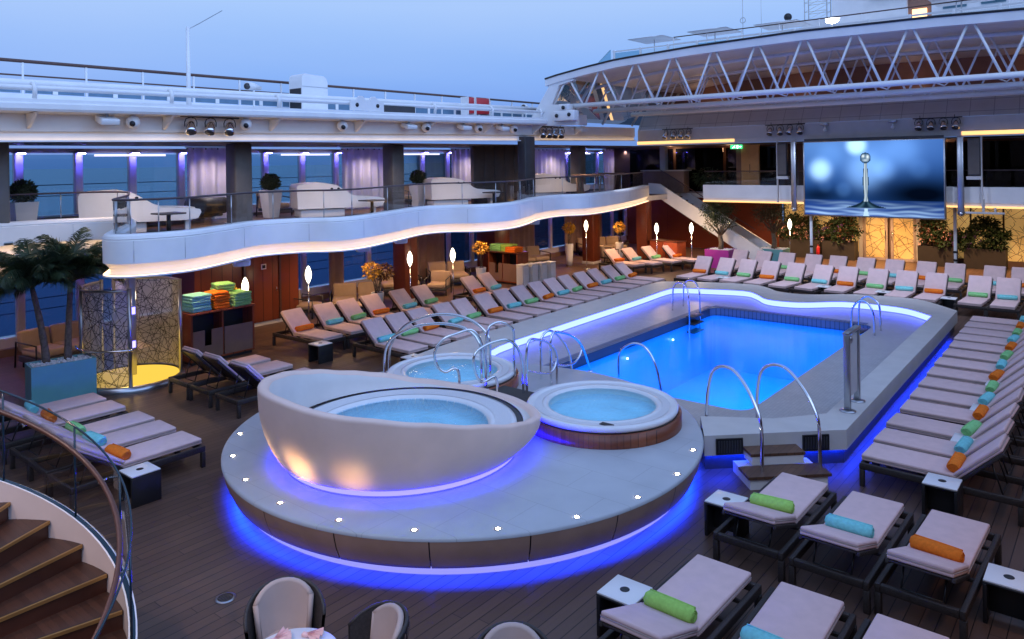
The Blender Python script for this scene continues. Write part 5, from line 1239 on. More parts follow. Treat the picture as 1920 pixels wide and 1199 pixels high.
# ------------------------------------------------------------------ forward deck above the roof
fd=thing('forward_deck','white forward upper deck rising behind the roof','deck',(0,0,0))
m=MB(); m.box(-23.5,8,35.4,60,9.0,9.45); m.box(-23.6,8,35.0,35.4,8.9,9.6); m.build('slab',WHITE,fd)
m=MB(); m.box(-22.5,6,34.3,35,7.6,9.0); m.build('front',WHITE,fd)
g3=thing('wind_screen','row of glass wind screens with white posts along the forward deck edge','wind screen',(0,35.2,9.6))
for k in range(17):
    x=-21.5+k*1.6
    m=MB(); m.box(x+.06,x+1.54,-.01,.01,.08,.95); m.build('glass_panel',GLASS if k%3 else WGLASS,g3)
    m=MB(); m.rbox(x-.06,x+.05,-.05,.05,0,1.1,.01); m.build('post',WHITE,g3)
m=MB(); m.box(-21.6,5.9,-.03,.03,1.0,1.06); m.build('cap_rail',WHITE,g3)
m=MB(); m.add([(-23.2,-.05,0),(-21.75,-.05,0),(-21.75,-.05,1.15),(-23.2,.05,0),(-21.75,.05,0),(-21.75,.05,1.15)],[(0,1,2),(5,4,3),(0,2,5,3),(1,4,5,2)]); m.build('end_wedge',WGLASS,g3)
g4=thing('forward_railing','thin dark upper railing line on the forward deck','railing',(0,37.2,9.6))
m=MB(); m.tube([(-19,0,1.75),(6,0,1.75)],.03,6); m.build('handrail',HANDR,g4)
m=MB(); m.tube([(-19,0,1.4),(6,0,1.4)],.02,6); m.tube([(-19,0,1.1),(6,0,1.1)],.02,6); m.build('mid_rail',WHITE,g4)
for k in range(14): m=MB(); m.cyl((-19+k*1.9,0,0),(-19+k*1.9,0,1.75),.025); m.build('post',WHITE,g4)
for i,x in enumerate((-17.9,-14.6,-11.5,-8.2,-4.4,-1.2)):
    t_=thing('sun_pod','brown padded pod behind the wind screen on the forward deck, %s from the left'%ORD[i],'sun pod',(x,36.2,9.5),0,'brown pods on the forward deck'); m=MB(); m.rbox(-.85,.85,-.3,.4,.1,.85,.06); m.build('body',PLANT,t_); m=MB(); m.rbox(-.88,.88,-.34,.44,.86,.93,.02); m.build('top',WARMW,t_)
for x,y,l in ((-20.6,38,'flat white square parasol at the left end of the forward deck'),(-17.0,38,'flat white square parasol left of the round antenna on the forward deck'),(-13.6,38.5,'flat white square parasol nearest the lattice mast'),(-5.6,37.8,'broad white parasol right of the brown door on the forward deck')):
    t_=thing('deck_parasol',l,'parasol',(x,y,9.5),0,'flat parasols on the forward deck'); m=MB(); m.cyl((0,0,0),(0,0,2.05),.03); m.build('pole',WHITE,t_)
    m=MB(); m.loft([(-1.1,-1.1,2.0),(1.1,-1.1,2.0),(1.1,1.1,2.0),(-1.1,1.1,2.0)],[(-.15,-.15,2.2),(.15,-.15,2.2),(.15,.15,2.2),(-.15,.15,2.2)],closed=True); m.poly([(-1.1,-1.1,1.985),(-1.1,1.1,1.985),(1.1,1.1,1.985),(1.1,-1.1,1.985)]); m.build('canopy',WHITE,t_)
hs=thing('deck_house','large white deck house rising out of the top of the picture','deck house',(0,0,0))
m=MB(); m.box(-12.2,-8.6,42,48,9.45,15.5); m.box(-7.5,6,42,48,9.45,15.5); m.box(-8.6,-7.5,42.4,48,9.45,15.5); m.build('wall',WHITE,hs)
m=MB(); m.box(-8.595,-7.505,42.28,42.39,9.46,15.4); m.build('recess',PANELW,hs)
m=MB(); m.box(-8.4,-7.75,42.2,42.275,11.0,12.1); m.build('lit_panel',DOORLAMP,hs)
m=MB(); m.box(-10.3,-8.0,41.6,41.98,13.0,13.12); m.build('eave',STEEL,hs)
for x in (-7.0,-5.4,-3.8):
    m=MB(); m.box(x,x+1.0,41.93,41.985,11.9,13.4); m.build('window',WGLASS,hs)
lm=thing('lattice_mast','white lattice mast beside the deck house','mast',(-13.4,43.5,9.45))
m=MB(); m.box(-.75,.75,-.4,.4,0,2.9); m.build('base',WHITE,lm)
m=MB()
for sx in(-.6,.6):
    for sy in(-.35,.35): m.cyl((sx,sy,2.9),(sx,sy,6.4),.03,n=6)
for k in range(7):
    z=2.9+k*.5
    for sy in(-.35,.35): m.tube([(-.6,sy,z),(.6,sy,z)],.015,5); m.tube([(-.6,sy,z),(.6,sy,z+.5)],.012,5)
m.build('lattice',WHITE,lm)
t_=thing('deck_lamp','bright white lamp glowing at the foot of the lattice mast','lamp',(-11.0,37.9,11.3)); m=MB(); m.ball((0,0,.0),.30,.2,.12,14,8); m.build('lens',WHITELAMP,t_); m=MB(); m.cyl((0,0,-1.85),(0,0,-.1),.03); m.build('post',WHITE,t_)
m=MB(); m.rbox(-.34,.34,-.22,.22,.10,.16,.02); m.build('hood',WHITE,t_)
t_=thing('dark_search_lamp','small dark search lamp left of the lattice mast','search light',(-14.7,42.5,12.6)); m=MB(); m.ball((0,0,0),.22,.22,.22,12,8); m.build('housing',BLACK,t_); m=MB(); m.cyl((0,0,-3.1),(0,0,-.2),.03); m.build('post',WHITE,t_)
t_=thing('whip_antenna','thin whip antenna with round loop on the forward deck','antenna',(-17.5,43,9.45)); m=MB(); m.tube([(0,0,0),(0,0,6)],.02,5); m.tube([(1.1,0,0),(1.1,0,6)],.012,5); m.build('rod',STEEL,t_); m=MB(); m.tube([(.16*math.cos(i*.5),0,3.4+.16*math.sin(i*.5)) for i in range(13)],.02,5,closed=True); m.build('loop',STEEL,t_)

# ------------------------------------------------------------------ lower deck lounge on the port side
lw=thing('lounge_wall','dark red timber wall block with brown door beside the windows','wall',(-20.9,12.6,0))
m=MB(); m.box(-.6,.68,-1.9,1.5,.12,2.9); m.build('panelling',REDW,lw)
m=MB(); m.box(-.6,.70,-1.92,1.52,0,.118); m.build('skirting',CEILW,lw)
m=MB(); m.rbox(.685,.735,-.35,.75,.12,2.08,.006); dr=m.build('door',REDW,lw)
m=MB(); m.box(.737,.75,.15,.32,1.68,1.84); dsg=m.build('door_sign',TABT,dr)
m=MB(); m.box(.751,.754,.18,.29,1.71,1.81); m.build('door_symbol',BLACK,dr)
m=MB(); m.cyl((.79,.64,.98),(.79,.64,1.12),.014); m.cyl((.735,.64,1.0),(.79,.64,1.0),.01); m.build('handle',CHROME,dr)
m=MB(); m.box(.69,.76,-.43,-.355,.12,2.16); m.box(.69,.76,.755,.83,.12,2.16); m.box(.69,.76,-.43,.83,2.161,2.23); m.build('door_frame',HANDR,lw)
def pillar(x,y,s_,l,ms=REDW):
    t_=thing('wood_pillar',l,'pillar',(x,y,0),0,'timber pillars below the balcony'); m=MB(); m.rbox(-s_,s_,-s_,s_,.12,2.91,.015); m.build('shaft',ms,t_); m=MB(); m.rbox(-s_-.02,s_+.02,-s_-.02,s_+.02,0,.118,.006); m.build('base',CEILW,t_)
pillar(-19.3,4.55,.34,'red timber pillar at the left edge behind the palms'); pillar(-19.5,17.95,.30,'red timber pillar behind the two standing lamps'); pillar(-19.5,29.6,.30,'red timber pillar right of the tall white vase'); pillar(-17.6,31.2,.26,'red timber pillar near the foot of the far staircase')
pillar(-21.2,24.6,.5,'broad timber pillar behind the far towel cabinet')
for i,(a,b,l) in enumerate(((16.6,17.3,'narrow beige curtain behind the first yellow flowers'),(20.8,22.4,'beige curtain behind the second vase of yellow flowers'),(25.2,28.6,'wide beige curtain behind the third vase of yellow flowers'),(31.0,34.5,'wide beige curtain behind the corner sofa'))):
    t_=thing('lounge_curtain',l,'curtain',(-22.0,a,.2),0,'beige curtains in the lower lounge')
    m=MB(); A=[];B=[]; n_=50
    for k in range(n_+1):
        f=k/n_; ph=f*(b-a)*16; A.append((.05*math.sin(ph),f*(b-a),2.6)); B.append((.06*math.sin(ph+.3),f*(b-a),0))
    m.loft(A,B,smooth=True); m.build('cloth',BCURT,t_); m=MB(); m.tube([(0,-.05,2.62),(0,b-a+.05,2.62)],.02,6); m.build('rod',STEEL,t_)
def sofa(x,y,rz,w_,l):
    t_=thing('lounge_sofa',l,'sofa',(x,y,0),R(rz),'beige sofas in the lower lounge')
    m=MB(); m.rbox(-.42,.45,-w_/2,w_/2,.14,.28,.02); m.build('frame',DARK,t_)
    k=max(1,round(w_/.8)); cw=w_/k
    for i in range(k):
        m=MB(); m.rbox(-.36,.46,-w_/2+i*cw+.02,-w_/2+(i+1)*cw-.02,.285,.46,.05); m.build('seat_cushion',SOFA,t_)
        m=MB(); m.rbox(-.46,-.26,-w_/2+i*cw+.02,-w_/2+(i+1)*cw-.02,.42,.92,.06,M=Matrix.Rotation(R(-8),4,'Y')); m.build('back_cushion',SOFA,t_)
    for s_ in(-1,1):
        m=MB(); m.tube([(.42,s_*(w_/2+.04),0),(.42,s_*(w_/2+.04),.6),(-.45,s_*(w_/2+.04),.62),(-.5,s_*(w_/2+.04),0)],.022,6); m.build('arm',BLACK,t_)
    for sx in(-.35,.38):
        for s_ in(-1,1): m=MB(); m.cyl((sx,s_*(w_/2-.08),.14),(sx,s_*(w_/2-.08),0),.025,n=8); m.build('leg',BLACK,t_)
sofa(-19.6,15.9,-40,1.6,'beige sofa behind the first vase of yellow flowers'); sofa(-21.0,18.9,-20,1.5,'beige sofa between the two middle standing lamps'); sofa(-20.8,21.4,-35,1.5,'beige sofa left of the far towel cabinet')
sofa(-21.2,27.2,-20,1.5,'beige sofa behind the third vase of yellow flowers'); sofa(-20.8,32.6,-30,2.4,'long beige sofa in the far lounge corner'); sofa(-20.6,7.4,10,1.5,'beige sofa behind the palm planter by the windows')
for x,y,rz,l in ((-19.6,19.6,-60,'dark lounge armchair beside the second standing lamp'),(-19.2,30.6,60,'beige armchair by the far timber pillar'),(-20.2,14.4,30,'beige armchair right of the brown door')): arm_chair(x,y,0,rz,l,'armchairs in the lower lounge')
for x,y,l in ((-19.0,15.2,'low lounge table by the first beige sofa'),(-19.6,31.6,'low dark lounge table in the far corner'),(-19.2,8.5,'low lounge table behind the palm planter')):
    t_=thing('coffee_table',l,'table',(x,y,0),0,'low tables in the lower lounge'); m=MB(); m.rbox(-.5,.5,-.35,.35,.36,.41,.015); m.build('top',CHAIRC,t_)
    for sx in(-.42,.42):
        for sy in(-.28,.28): m=MB(); m.cyl((sx,sy,.36),(sx,sy,0),.02,n=6); m.build('leg',BLACK,t_)
def stand_lamp(x,y,zc,l,pow_=22,h=.21,hang=False):
    t_=thing('standing_lamp',l,'lamp',(x,y,0),0,'standing lamps with flame shaped globes')
    m=MB(); m.lathe([(.01,zc-h*1.15),(.035,zc-h),(.072,zc-h*.55),(.09,zc-h*.1),(.085,zc+h*.3),(.06,zc+h*.75),(.03,zc+h*1.05),(.005,zc+h*1.2)],18); m.build('globe',GLOBE,t_)
    m=MB(); m.cyl((0,0,.0),(0,0,zc-h*1.1),.017); m.build('pole',CHROME,t_)
    m=MB(); m.lathe([(.16,0),(.16,.02),(.03,.03)],20); m.build('base',STEEL,t_)
    lamp('lamp_light',(x+.25,y-.1,zc),pow_,(1,.64,.34),.12)
for x,y,z,l in ((-18.15,11.0,1.6,'glowing globe lamp just right of the near towel cabinet'),(-18.2,13.02,1.66,'glowing globe lamp behind the back loungers, right of the brown door'),(-18.2,16.95,1.68,'glowing globe lamp left of the two middle standing lamps'),(-18.0,18.75,1.62,'glowing globe lamp right of the two middle standing lamps'),(-18.7,28.0,1.9,'glowing globe lamp behind the tall white vase'),(-16.3,30.0,1.72,'glowing globe lamp left of the red cabinet'),(-14.9,30.55,1.75,'glowing globe lamp in front of the staircase'),(-12.0,34.5,1.75,'dim globe lamp right of the teal planter')):
    stand_lamp(x,y,z,l,60 if y>29 else 13)
def leafball(mb,c,rx,ry,rz_,n_,L,W,mi=0,hollow=.35,droop=.15):
    for k in range(n_):
        v=Vector((random.gauss(0,1),random.gauss(0,1),random.gauss(0,1))).normalized(); r=hollow+(1-hollow)*random.random()**.6
        p=(c[0]+v.x*rx*r,c[1]+v.y*ry*r,c[2]+v.z*rz_*r)
        d=v+Vector((random.uniform(-.9,.9),random.uniform(-.9,.9),random.uniform(-.6,.9)))
        mb.leaf(p,d,L*random.uniform(.6,1.3),W*random.uniform(.7,1.3),mi if not isinstance(mi,(list,tuple)) else random.choice(mi),droop)
for i,((x,y,h),l) in enumerate((((-17.95,15.35,.85),'tall white vase with two bunches of yellow blossom behind the back loungers'),((-18.9,21.2,.85),'white vase with yellow blossom left of the far towel cabinet'),((-19.9,28.4,1.0),'tall white vase with yellow blossom standing by the beige curtain'),((-19.0,31.3,.85),'white vase with yellow blossom in the far lounge corner'),((-18.6,10.9,.4),'yellow blossom half hidden behind the stacked near towels'))):
    t_=thing('flower_vase',l,'vase',(x,y,0),0,'white vases with yellow flowers')
    m=MB(); m.lathe([(.01,.01),(.12,.0),(.15,.3*h),(.20,h*.98),(.19,h),(.17,h*.97)],20); m.build('vase',POTW,t_)
    bunch=[(0,0,h+.72)] if i else [(-.05,-.18,h+.70),(.1,.2,h+.62)]
    if i==4: bunch=[(.0,-.1,1.35)]
    m=MB()
    for bx,by,bz in bunch:
        for k in range(7): m.tube([(random.uniform(-.08,.08),random.uniform(-.08,.08),h-.05),(bx*.5+random.uniform(-.1,.1),by*.5+random.uniform(-.1,.1),(h+bz)/2),(bx+random.uniform(-.18,.18),by+random.uniform(-.18,.18),bz)],.011,4)
    m.build('stem',TRUNK,t_)
    m=MB()
    for bi,b in enumerate(bunch): leafball(m,b,.27,.27,.24,260,.10,.06,0 if bi==0 else [0,1,1])
    m.build('blossom',[FLOWY,LEAFR],t_)
# towel cabinets
def cabinet(x,y,rz,w_,l):
    t_=thing('towel_cabinet',l,'cabinet',(x,y,0),R(rz),'dark timber towel cabinets')
    m=MB(); h=1.2; d=.7
    m.box(-d,0,0,.05,.08,h); m.box(-d,0,w_-.05,w_,.08,h); m.box(-d,-d+.04,.05,w_-.05,.08,h); m.box(-d,.0,.051,w_-.051,.08,.12); m.box(-d,-.03,w_/2-.02,w_/2+.02,.121,h); m.build('carcass',REDW,t_)
    m=MB(); m.rbox(-d-.02,.03,-.02,w_+.02,h+.001,h+.045,.008); m.build('top',REDW,t_)
    m=MB(); m.box(-d+.1,-.06,.05,w_-.05,0,.078); m.build('plinth',BLACK,t_)
    a=.055; b=w_/2-.025
    m=MB(); m.box(-.028,.0,a,a+.30,.125,.80); m.box(-.028,0,a+.48,b,.125,.80); m.box(-.028,0,a+.301,a+.479,.125,.42); m.build('slot_door',BROWNW,t_)
    m=MB(); m.box(-.028,.0,w_/2+.025,w_-.055,.125,.80); m.build('door',BROWNW,t_)
    m=MB(); m.box(-.5,-.45,.055,w_-.055,.13,h-.01); m.build('dark_inside',BLACK,t_)
    return t_
cabinet(-17.5,9.15,0,1.7,'dark timber towel cabinet next to the shower, stacked with three colours of towels')
cabinet(-19.9,22.75,-90,1.5,'dark timber towel cabinet standing beyond the two far vases')
def stack(x,y,z,rz,n_,m_,_c,l,w_=.34,d=.27,g='towel stacks on the near cabinet'):
    t_=thing('towel_stack',l,'towels',(x,y,z),R(rz),g)
    for i in range(n_):
        m=MB(); ox,oy=random.uniform(-.015,.015),random.uniform(-.02,.02)
        m.rbox(-d+ox,d+ox,-w_/2+oy,w_/2+oy,.001,.070,.030,seg=3); o=m.build('folded_towel',m_,t_); o.location=(0,0,i*.068); o.rotation_euler=(0,0,R(random.uniform(-3,3)))
stack(-17.84,9.48,1.247,2,6,TURQ,'t','stack of folded turquoise towels on the near cabinet',.50)
stack(-17.84,10.03,1.247,-2,6,ORAN,'o','stack of folded orange towels on the near cabinet',.42)
stack(-17.74,10.52,1.247,3,5,GREE,'g','stack of folded green towels at the right end of the near cabinet',.50); stack(-18.14,10.35,1.247,-12,8,GREE,'g','taller stack of folded green towels at the back of the near cabinet',.46)
stack(-19.6,23.05,1.247,0,4,GREE,'g','flat stack of green towels at the left of the far cabinet',.5,g='towel stacks on the far cabinet'); stack(-19.15,23.15,1.247,10,4,LIME,'l','flat stack of lime towels in the middle of the far cabinet',.5,g='towel stacks on the far cabinet'); stack(-18.75,23.0,1.247,-5,3,ORAN,'o','flat stack of orange towels at the right of the far cabinet',.5,g='towel stacks on the far cabinet')
for i in range(4):
    t_=thing('louvre_bin','white slatted upright bin beside the far towel cabinet, %s from the left'%ORD[i],'bin',(-17.95+.12*i,22.5+.42*i,0),0,'white slatted bins'); m=MB(); m.rbox(-.17,.17,-.17,.17,0,.85,.02); m.build('body',GREYW,t_); m=MB()
    for k in range(6): m.box(-.14+k*.05,-.11+k*.05,-.182,-.171,.06,.8)
    for k in range(6): m.box(.171,.182,-.14+k*.05,-.11+k*.05,.06,.8)
    m.build('slat',WHITE,t_); m=MB(); m.rbox(-.18,.18,-.18,.18,.851,.88,.01); m.build('lid',WHITE,t_)
t_=thing('red_cabinet','orange red timber cabinet between the two far globe lamps','cabinet',(-16.4,31.2,0),R(-8)); m=MB(); m.rbox(-.75,.75,-.35,.35,.06,1.05,.015); m.build('body',mat('orange_wood',(.42,.075,.02),.35,var=.15),t_)
m=MB(); m.rbox(-.78,.78,-.38,.38,1.051,1.09,.008); m.build('top',REDW,t_); m=MB(); m.box(-.01,.01,-.36,-.351,.1,1.03); m.box(-.7,.7,-.30,.3,0,.058); m.build('gap',BLACK,t_)

# shower enclosure of etched glass
sx_,sy_=-17.45,7.75
sw=thing('shower_enclosure','round shower cubicle of etched glass with steel frame and yellow lit floor','shower',(sx_,sy_,0))
m=MB(); m.lathe([(1.08,0),(1.08,.12),(.98,.125)],48); m.build('base_ring',STEEL,sw)
m=MB(); m.disc((0,0),.975,.10,40); m.build('lit_floor',SHOWERL,sw)
for a0,a1 in ((-100,-28),(62,176),(196,238)):
    m=MB(); m.lathe([(1.0,.13),(1.0,2.15)],14,a0=a0,a1=a1); m.build('etched_panel',ETCH,sw)
    m=MB(); m.tube([(1.0*math.cos(R(a0+(a1-a0)*k/10)),1.0*math.sin(R(a0+(a1-a0)*k/10)),2.17) for k in range(11)],.03,8); m.build('top_rail',STEEL,sw)
for a_ in (-102,-26,60,178,194,240):
    m=MB(); m.cyl((1.0*math.cos(R(a_)),1.0*math.sin(R(a_)),.12),(1.0*math.cos(R(a_)),1.0*math.sin(R(a_)),2.22),.04,n=10); m.build('post',STEEL,sw)
m=MB(); m.tube([(1.1*math.cos(R(k)),1.1*math.sin(R(k)),.92) for k in range(-110,-18,8)],.022,8); m.build('grab_rail',CHROME,sw)
m=MB(); m.rbox(-.06,.06,-.08,.08,.13,2.35,.02); m.build('shower_column',STEEL,sw)
m=MB(); m.box(.066,.07,-.05,.05,1.5,1.66); m.box(.066,.07,-.05,.05,.75,.9); m.build('blue_indicator',MULLSTRIP,sw)
lamp('shower_light',(sx_+.2,sy_-.2,.5),14,(1,.62,.15),.15); lamp('shower_light',(sx_,sy_+.3,1.9),10,(1,.75,.5),.1)

# palms in turquoise planter
def planter_box(name,l,x,y,rz,lx,ly,h,ms,grp=None,fill=PEBB):
    t_=thing(name,l,'planter',(x,y,0),R(rz),grp)
    m=MB(); m.box(0,.04,0,ly,0,h); m.box(lx-.04,lx,0,ly,0,h); m.box(.041,lx-.041,0,.04,0,h); m.box(.041,lx-.041,ly-.04,ly,0,h); m.build('box',ms,t_)
    m=MB(); m.poly([(.04,.04,h-.07),(lx-.04,.04,h-.07),(lx-.04,ly-.04,h-.07),(.04,ly-.04,h-.07)])
    if fill is PEBB:
        for k in range(int(lx*ly*420)):
            r=random.uniform(.02,.04); m.ball((random.uniform(.06,lx-.06),random.uniform(.06,ly-.06),h-.055+random.uniform(0,.05)),r,r*.8,r*.6,6,4)
    m.build('filling',fill,t_); return t_
planter_box('palm_planter','turquoise box planter with white pebbles holding two palms',-17.72,5.70,-8,.62,1.18,.80,TEALB)
def palm(x,y,z0,lean,h,l,nf,R0,seed,rise=.75):
    random.seed(seed)
    t_=thing('palm_tree',l,'palm',(x,y,z0),0,'palms in the turquoise planter')
    pts=[(lean[0]*f**1.4,lean[1]*f**1.4,h*f) for f in [i/8 for i in range(9)]]
    m=MB(); m.tube(pts,[.075-.03*i/8+(.007 if i%2 else 0) for i in range(9)],9); m.build('trunk',TRUNK,t_)
    top=Vector(pts[-1]); m=MB()
    for k in range(nf):
        az=2*math.pi*k*.618+random.uniform(-.3,.3); el=R(random.uniform(30,88)); L=R0*random.uniform(.85,1.15)
        d=Vector((math.cos(az),math.sin(az),0)); spine=[top.copy()]; bend=R(random.uniform(55,115))
        for i in range(12):
            e=el-bend*((i+.5)/12)**1.6
            spine.append(spine[-1]+d*(L/12*math.cos(e))+Vector((0,0,L/12*math.sin(e))))
        m.tube(spine,[.014*(1-.8*i/12)+.003 for i in range(13)],4)
        side=Vector((-d.y,d.x,0))
        for i in range(64):
            f=.10+.90*i/63; a_=min(int(f*12),11); p=spine[a_].lerp(spine[a_+1],f*12-a_); tg=(spine[a_+1]-spine[a_]).normalized()
            ll=.46*R0*(math.sin(math.pi*min(1,f*.85+.15))**.6)*.78
            for s_ in(-1,1):
                dd=(side*s_*.75+tg*.95+Vector((0,0,random.uniform(-.35,.12)))).normalized()
                q=p+dd*ll; q.z-=ll*.38*random.uniform(.5,1.3); mid=p+dd*ll*.5; mid.z-=ll*.06
                wv=tg*.011
                m.add([p-wv,p+wv,mid+wv,q,mid-wv],[(0,1,2,4),(4,2,3)])
    m.build('crown',LEAF1,t_)
palm(-17.5,6.03,.72,(.05,-.26),1.62,'left palm of the pair with dense drooping dark fronds',30,1.28,3)
palm(-17.45,6.42,.72,(.04,.06),1.64,'right palm of the pair, one long frond drooping beside the shower',32,1.32,11)
random.seed(21)
# olive trees in coloured boxes at the far end
def olive(x,y,z0,h,rx,rz_,l,n_,mats_):
    t_=thing('olive_tree',l,'tree',(x,y,z0),0,'potted trees at the far end')
    m=MB(); m.tube([(0,0,0),(.03,.02,h*.3),(-.02,.0,h*.62),(.03,.02,h)],[.13,.11,.09,.05],9)
    for k in range(9):
        a_=k*.8; m.tube([(0,0,h*.6),(math.cos(a_)*rx*.35,math.sin(a_)*rx*.35,h*.95),(math.cos(a_)*rx*.75,math.sin(a_)*rx*.75,h*1.05+rz_*.35*random.random())],[.05,.03,.012],6)
    m.build('trunk',TRUNK,t_)
    m=MB()
    for k in range(22):
        v=Vector((random.gauss(0,1),random.gauss(0,1),random.gauss(0,.9))).normalized(); r=random.uniform(.25,.82)
        c=(v.x*rx*r,v.y*rx*r,h+rz_*.5+v.z*rz_*r*.8)
        leafball(m,c,rx*.38,rx*.38,rz_*.30,n_//22,.11,.035,[0,0,1],hollow=.1,droop=.3)
    m.build('crown',mats_,t_)
planter_box('magenta_planter','magenta box planter behind the loungers at the far left',-14.6,31.2,0,1.1,.9,.80,MAGEN)
olive(-14.05,31.65,.74,1.05,.95,1.0,'dark bushy olive tree in the magenta box',2600,[LEAF2,LEAF3])
planter_box('teal_planter','teal green box planter behind the loungers left of the screen',-12.85,32.6,0,1.2,.9,.80,TEALB)
olive(-12.2,33.05,.74,1.15,.95,.9,'airy grey olive tree in the teal box',1900,[LEAF3,LEAF3])
# flowering shrubs in long boxes along the golden wall
for i,(x0,lx,l,fl) in enumerate(((-13.3,1.9,'long brown box of pink and violet flowering shrubs behind the left white pole',1),(-11.3,1.45,'long brown box of russet shrubs left of the golden doors',0),(-7.25,1.45,'long brown box of pink flowering shrubs right of the golden doors',1),(-5.5,1.5,'long brown box of dark green and violet shrubs at the right edge',2))):
    yb=36.75
    planter_box('long_planter',l,x0,yb,0,lx,.6,.85,PLANT,'brown planters along the golden wall',fill=PLANT)
    t_=thing('flowering_shrub',l.replace('long brown box of ','mass of ').replace('behind','growing behind').replace('left of','growing left of').replace('right of','growing right of').replace('at the','growing at the'),'shrub',(x0+lx/2,yb+.3,.80),0,'shrubs in the brown planters')
    m=MB()
    for k in range(9): m.tube([(random.uniform(-lx*.35,lx*.35),random.uniform(-.1,.1),0),(random.uniform(-lx*.45,lx*.45),random.uniform(-.2,.2),random.uniform(.5,1.1))],[.02,.008],5)
    m.build('stem',TRUNK,t_)
    m=MB()
    for k in range(26):
        f=random.uniform(-1,1); top=1.25*(1-.45*abs(f)**1.5)
        c=(f*lx*.52,random.uniform(-.32,.3),random.uniform(.12,top)); leafball(m,c,.27,.27,.23,95,.15,.085,[0]*5+[1] if fl!=2 else [0],hollow=.1)
    for k in range(26):
        f=random.uniform(-1,1); c=(f*lx*.5,-.30-random.uniform(0,.1),random.uniform(.1,.95)*(1-.35*abs(f)))
        mi=0 if fl==1 else (0 if random.random()<.3 and fl==0 else 1)
        if fl==2 and f>-.1: continue
        if fl==1 and f>.6: mi=1
        leafball(m,c,.05,.05,.05,7,.05,.045,mi+2,hollow=.1)
    m.build('foliage',[LEAF2,LEAFR,FLOWP,FLOWV],t_)
t_=thing('fire_extinguisher','small red extinguisher between two brown planters','extinguisher',(-11.42,36.6,0)); m=MB(); m.lathe([(.01,0),(.08,.01),(.08,.5),(.05,.58),(.025,.6),(.025,.66)],14); m.build('cylinder',REDB,t_); m=MB(); m.tube([(.0,0,.66),(.06,0,.70),(.11,0,.66)],.012,6); m.build('lever',BLACK,t_)
t_=thing('stair_shrub','dark leafy shrub on the upper landing behind the staircase glass','shrub',(-15.6,34.0,3.16)); m=MB(); m.lathe([(.18,0),(.25,.35),(.22,.36)],14); m.build('pot',PLANT,t_)
m=MB(); leafball(m,(0,0,.75),.75,.6,.45,700,.22,.05,0,.1,.6); m.build('foliage',LEAF1,t_)
# far staircase with white stringer
st=thing('far_staircase','white sided staircase coming down from the balcony at the far left','staircase',(0,0,0))
A_=Vector((-16.75,31.0,3.45)); B_=Vector((-12.15,31.0,.95))
for yy,nm in ((32.2,'stringer'),(33.55,'stringer')):
    m=MB(); n_=14; top=[];bot=[]
    pr=[(-17.9,3.66,3.16),(-17.3,3.62,2.93),(-12.75,1.0,.27),(-12.4,.80,.10),(-12.3,.72,.02)]
    P_=[(a,t0) for a,t0,b0 in pr]+[(a,b0) for a,t0,b0 in pr[::-1]]; k=len(P_)
    m.add([(a,yy,b) for a,b in P_]+[(a,yy+.08,b) for a,b in P_],[tuple(range(k))[::-1],tuple(range(k,2*k))]+[(i,(i+1)%k,k+(i+1)%k,k+i) for i in range(k)]); m.build(nm,WHITE,st)
for i in range(16):
    x=-17.1+i*.285; z=3.0-i*.18
    m=MB(); m.box(x,x+.30,32.29,33.54,z-.05,z); m.build('tread',STEPWOOD,st)
m=MB(); m.tube([(-17.3,32.24,4.3),(-12.7,32.24,1.66)],.02,6); m.build('handrail',HAND2,st)
m=MB(); m.add([(-17.3,32.24,3.61),(-12.75,32.24,1.0),(-12.75,32.24,1.66),(-17.3,32.24,4.27)],[(0,1,2,3)]); m.build('glass_panel',GLASS,st)

# ------------------------------------------------------------------ curved stair at the bottom left
CS=(-7.50,1.20); ss=thing('curved_stair','curved timber staircase with brass edged treads and pale stringer at the bottom left','staircase',(CS[0],CS[1],0))
RO=1.88; RI=.55
def zt(a): return .80+.17*(a-77.5)/13.0
for k in range(-4,9):
    a1=77.5+13*k; z=.80+.17*k
    if z<.1: continue
    def P(r,a,z_): return (r*math.cos(R(a)),r*math.sin(R(a)),z_)
    a0=a1; a2=a1+15.5
    m=MB(); n_=4; A=[P(RI,a0+(a2-a0)*i/n_,z) for i in range(n_+1)]; B=[P(RO-.0,a0+(a2-a0)*i/n_,z) for i in range(n_+1)]
    m.loft(A,B); A2=[(x,y,z-.04) for x,y,_ in A]; B2=[(x,y,z-.04) for x,y,_ in B]; m.loft(A2,B2); m.loft([A[0],A2[0]],[B[0],B2[0]]); m.build('tread',TREAD,ss)
    m=MB(); d=Vector((math.sin(R(a0)),-math.cos(R(a0)),0))*.010
    q=[Vector(P(RI,a0,z+.004)),Vector(P(RO-.01,a0,z+.004))]
    m.add([q[0]+d,q[1]+d,q[1]-d*1.2,q[0]-d*1.2,q[0]+d-Vector((0,0,.03)),q[1]+d-Vector((0,0,.03))],[(0,1,2,3),(4,5,1,0)]); m.build('brass_nosing',BRASS,ss)
    m=MB(); e=-d*2.2; m.add([q[0]+e,q[1]+e,q[1]+e*1.35,q[0]+e*1.35],[(0,1,2,3)]); m.build('grip_strip',BLACK,ss)
    m=MB(); m.add([P(RI,a0+1.3,z-.041),P(RO,a0+.6,z-.041),P(RO,a0+.6,z-.19),P(RI,a0+1.3,z-.19)],[(0,1,2,3)]); m.build('riser',RISER,ss)
AN=[12+4*i for i in range(48)]
def hel(r,dz,an=AN): return [(r*math.cos(R(a)),r*math.sin(R(a)),max(zt(a),0.02)+dz) for a in an]
m=MB(); m.loft(hel(RO+.005,-.26),hel(RO+.005,.17),smooth=True); m.loft(hel(RO+.06,-.26),hel(RO+.06,.17),smooth=True); m.loft(hel(RO+.005,-.26),hel(RO+.06,-.26)); m.build('stringer',STRING,ss)
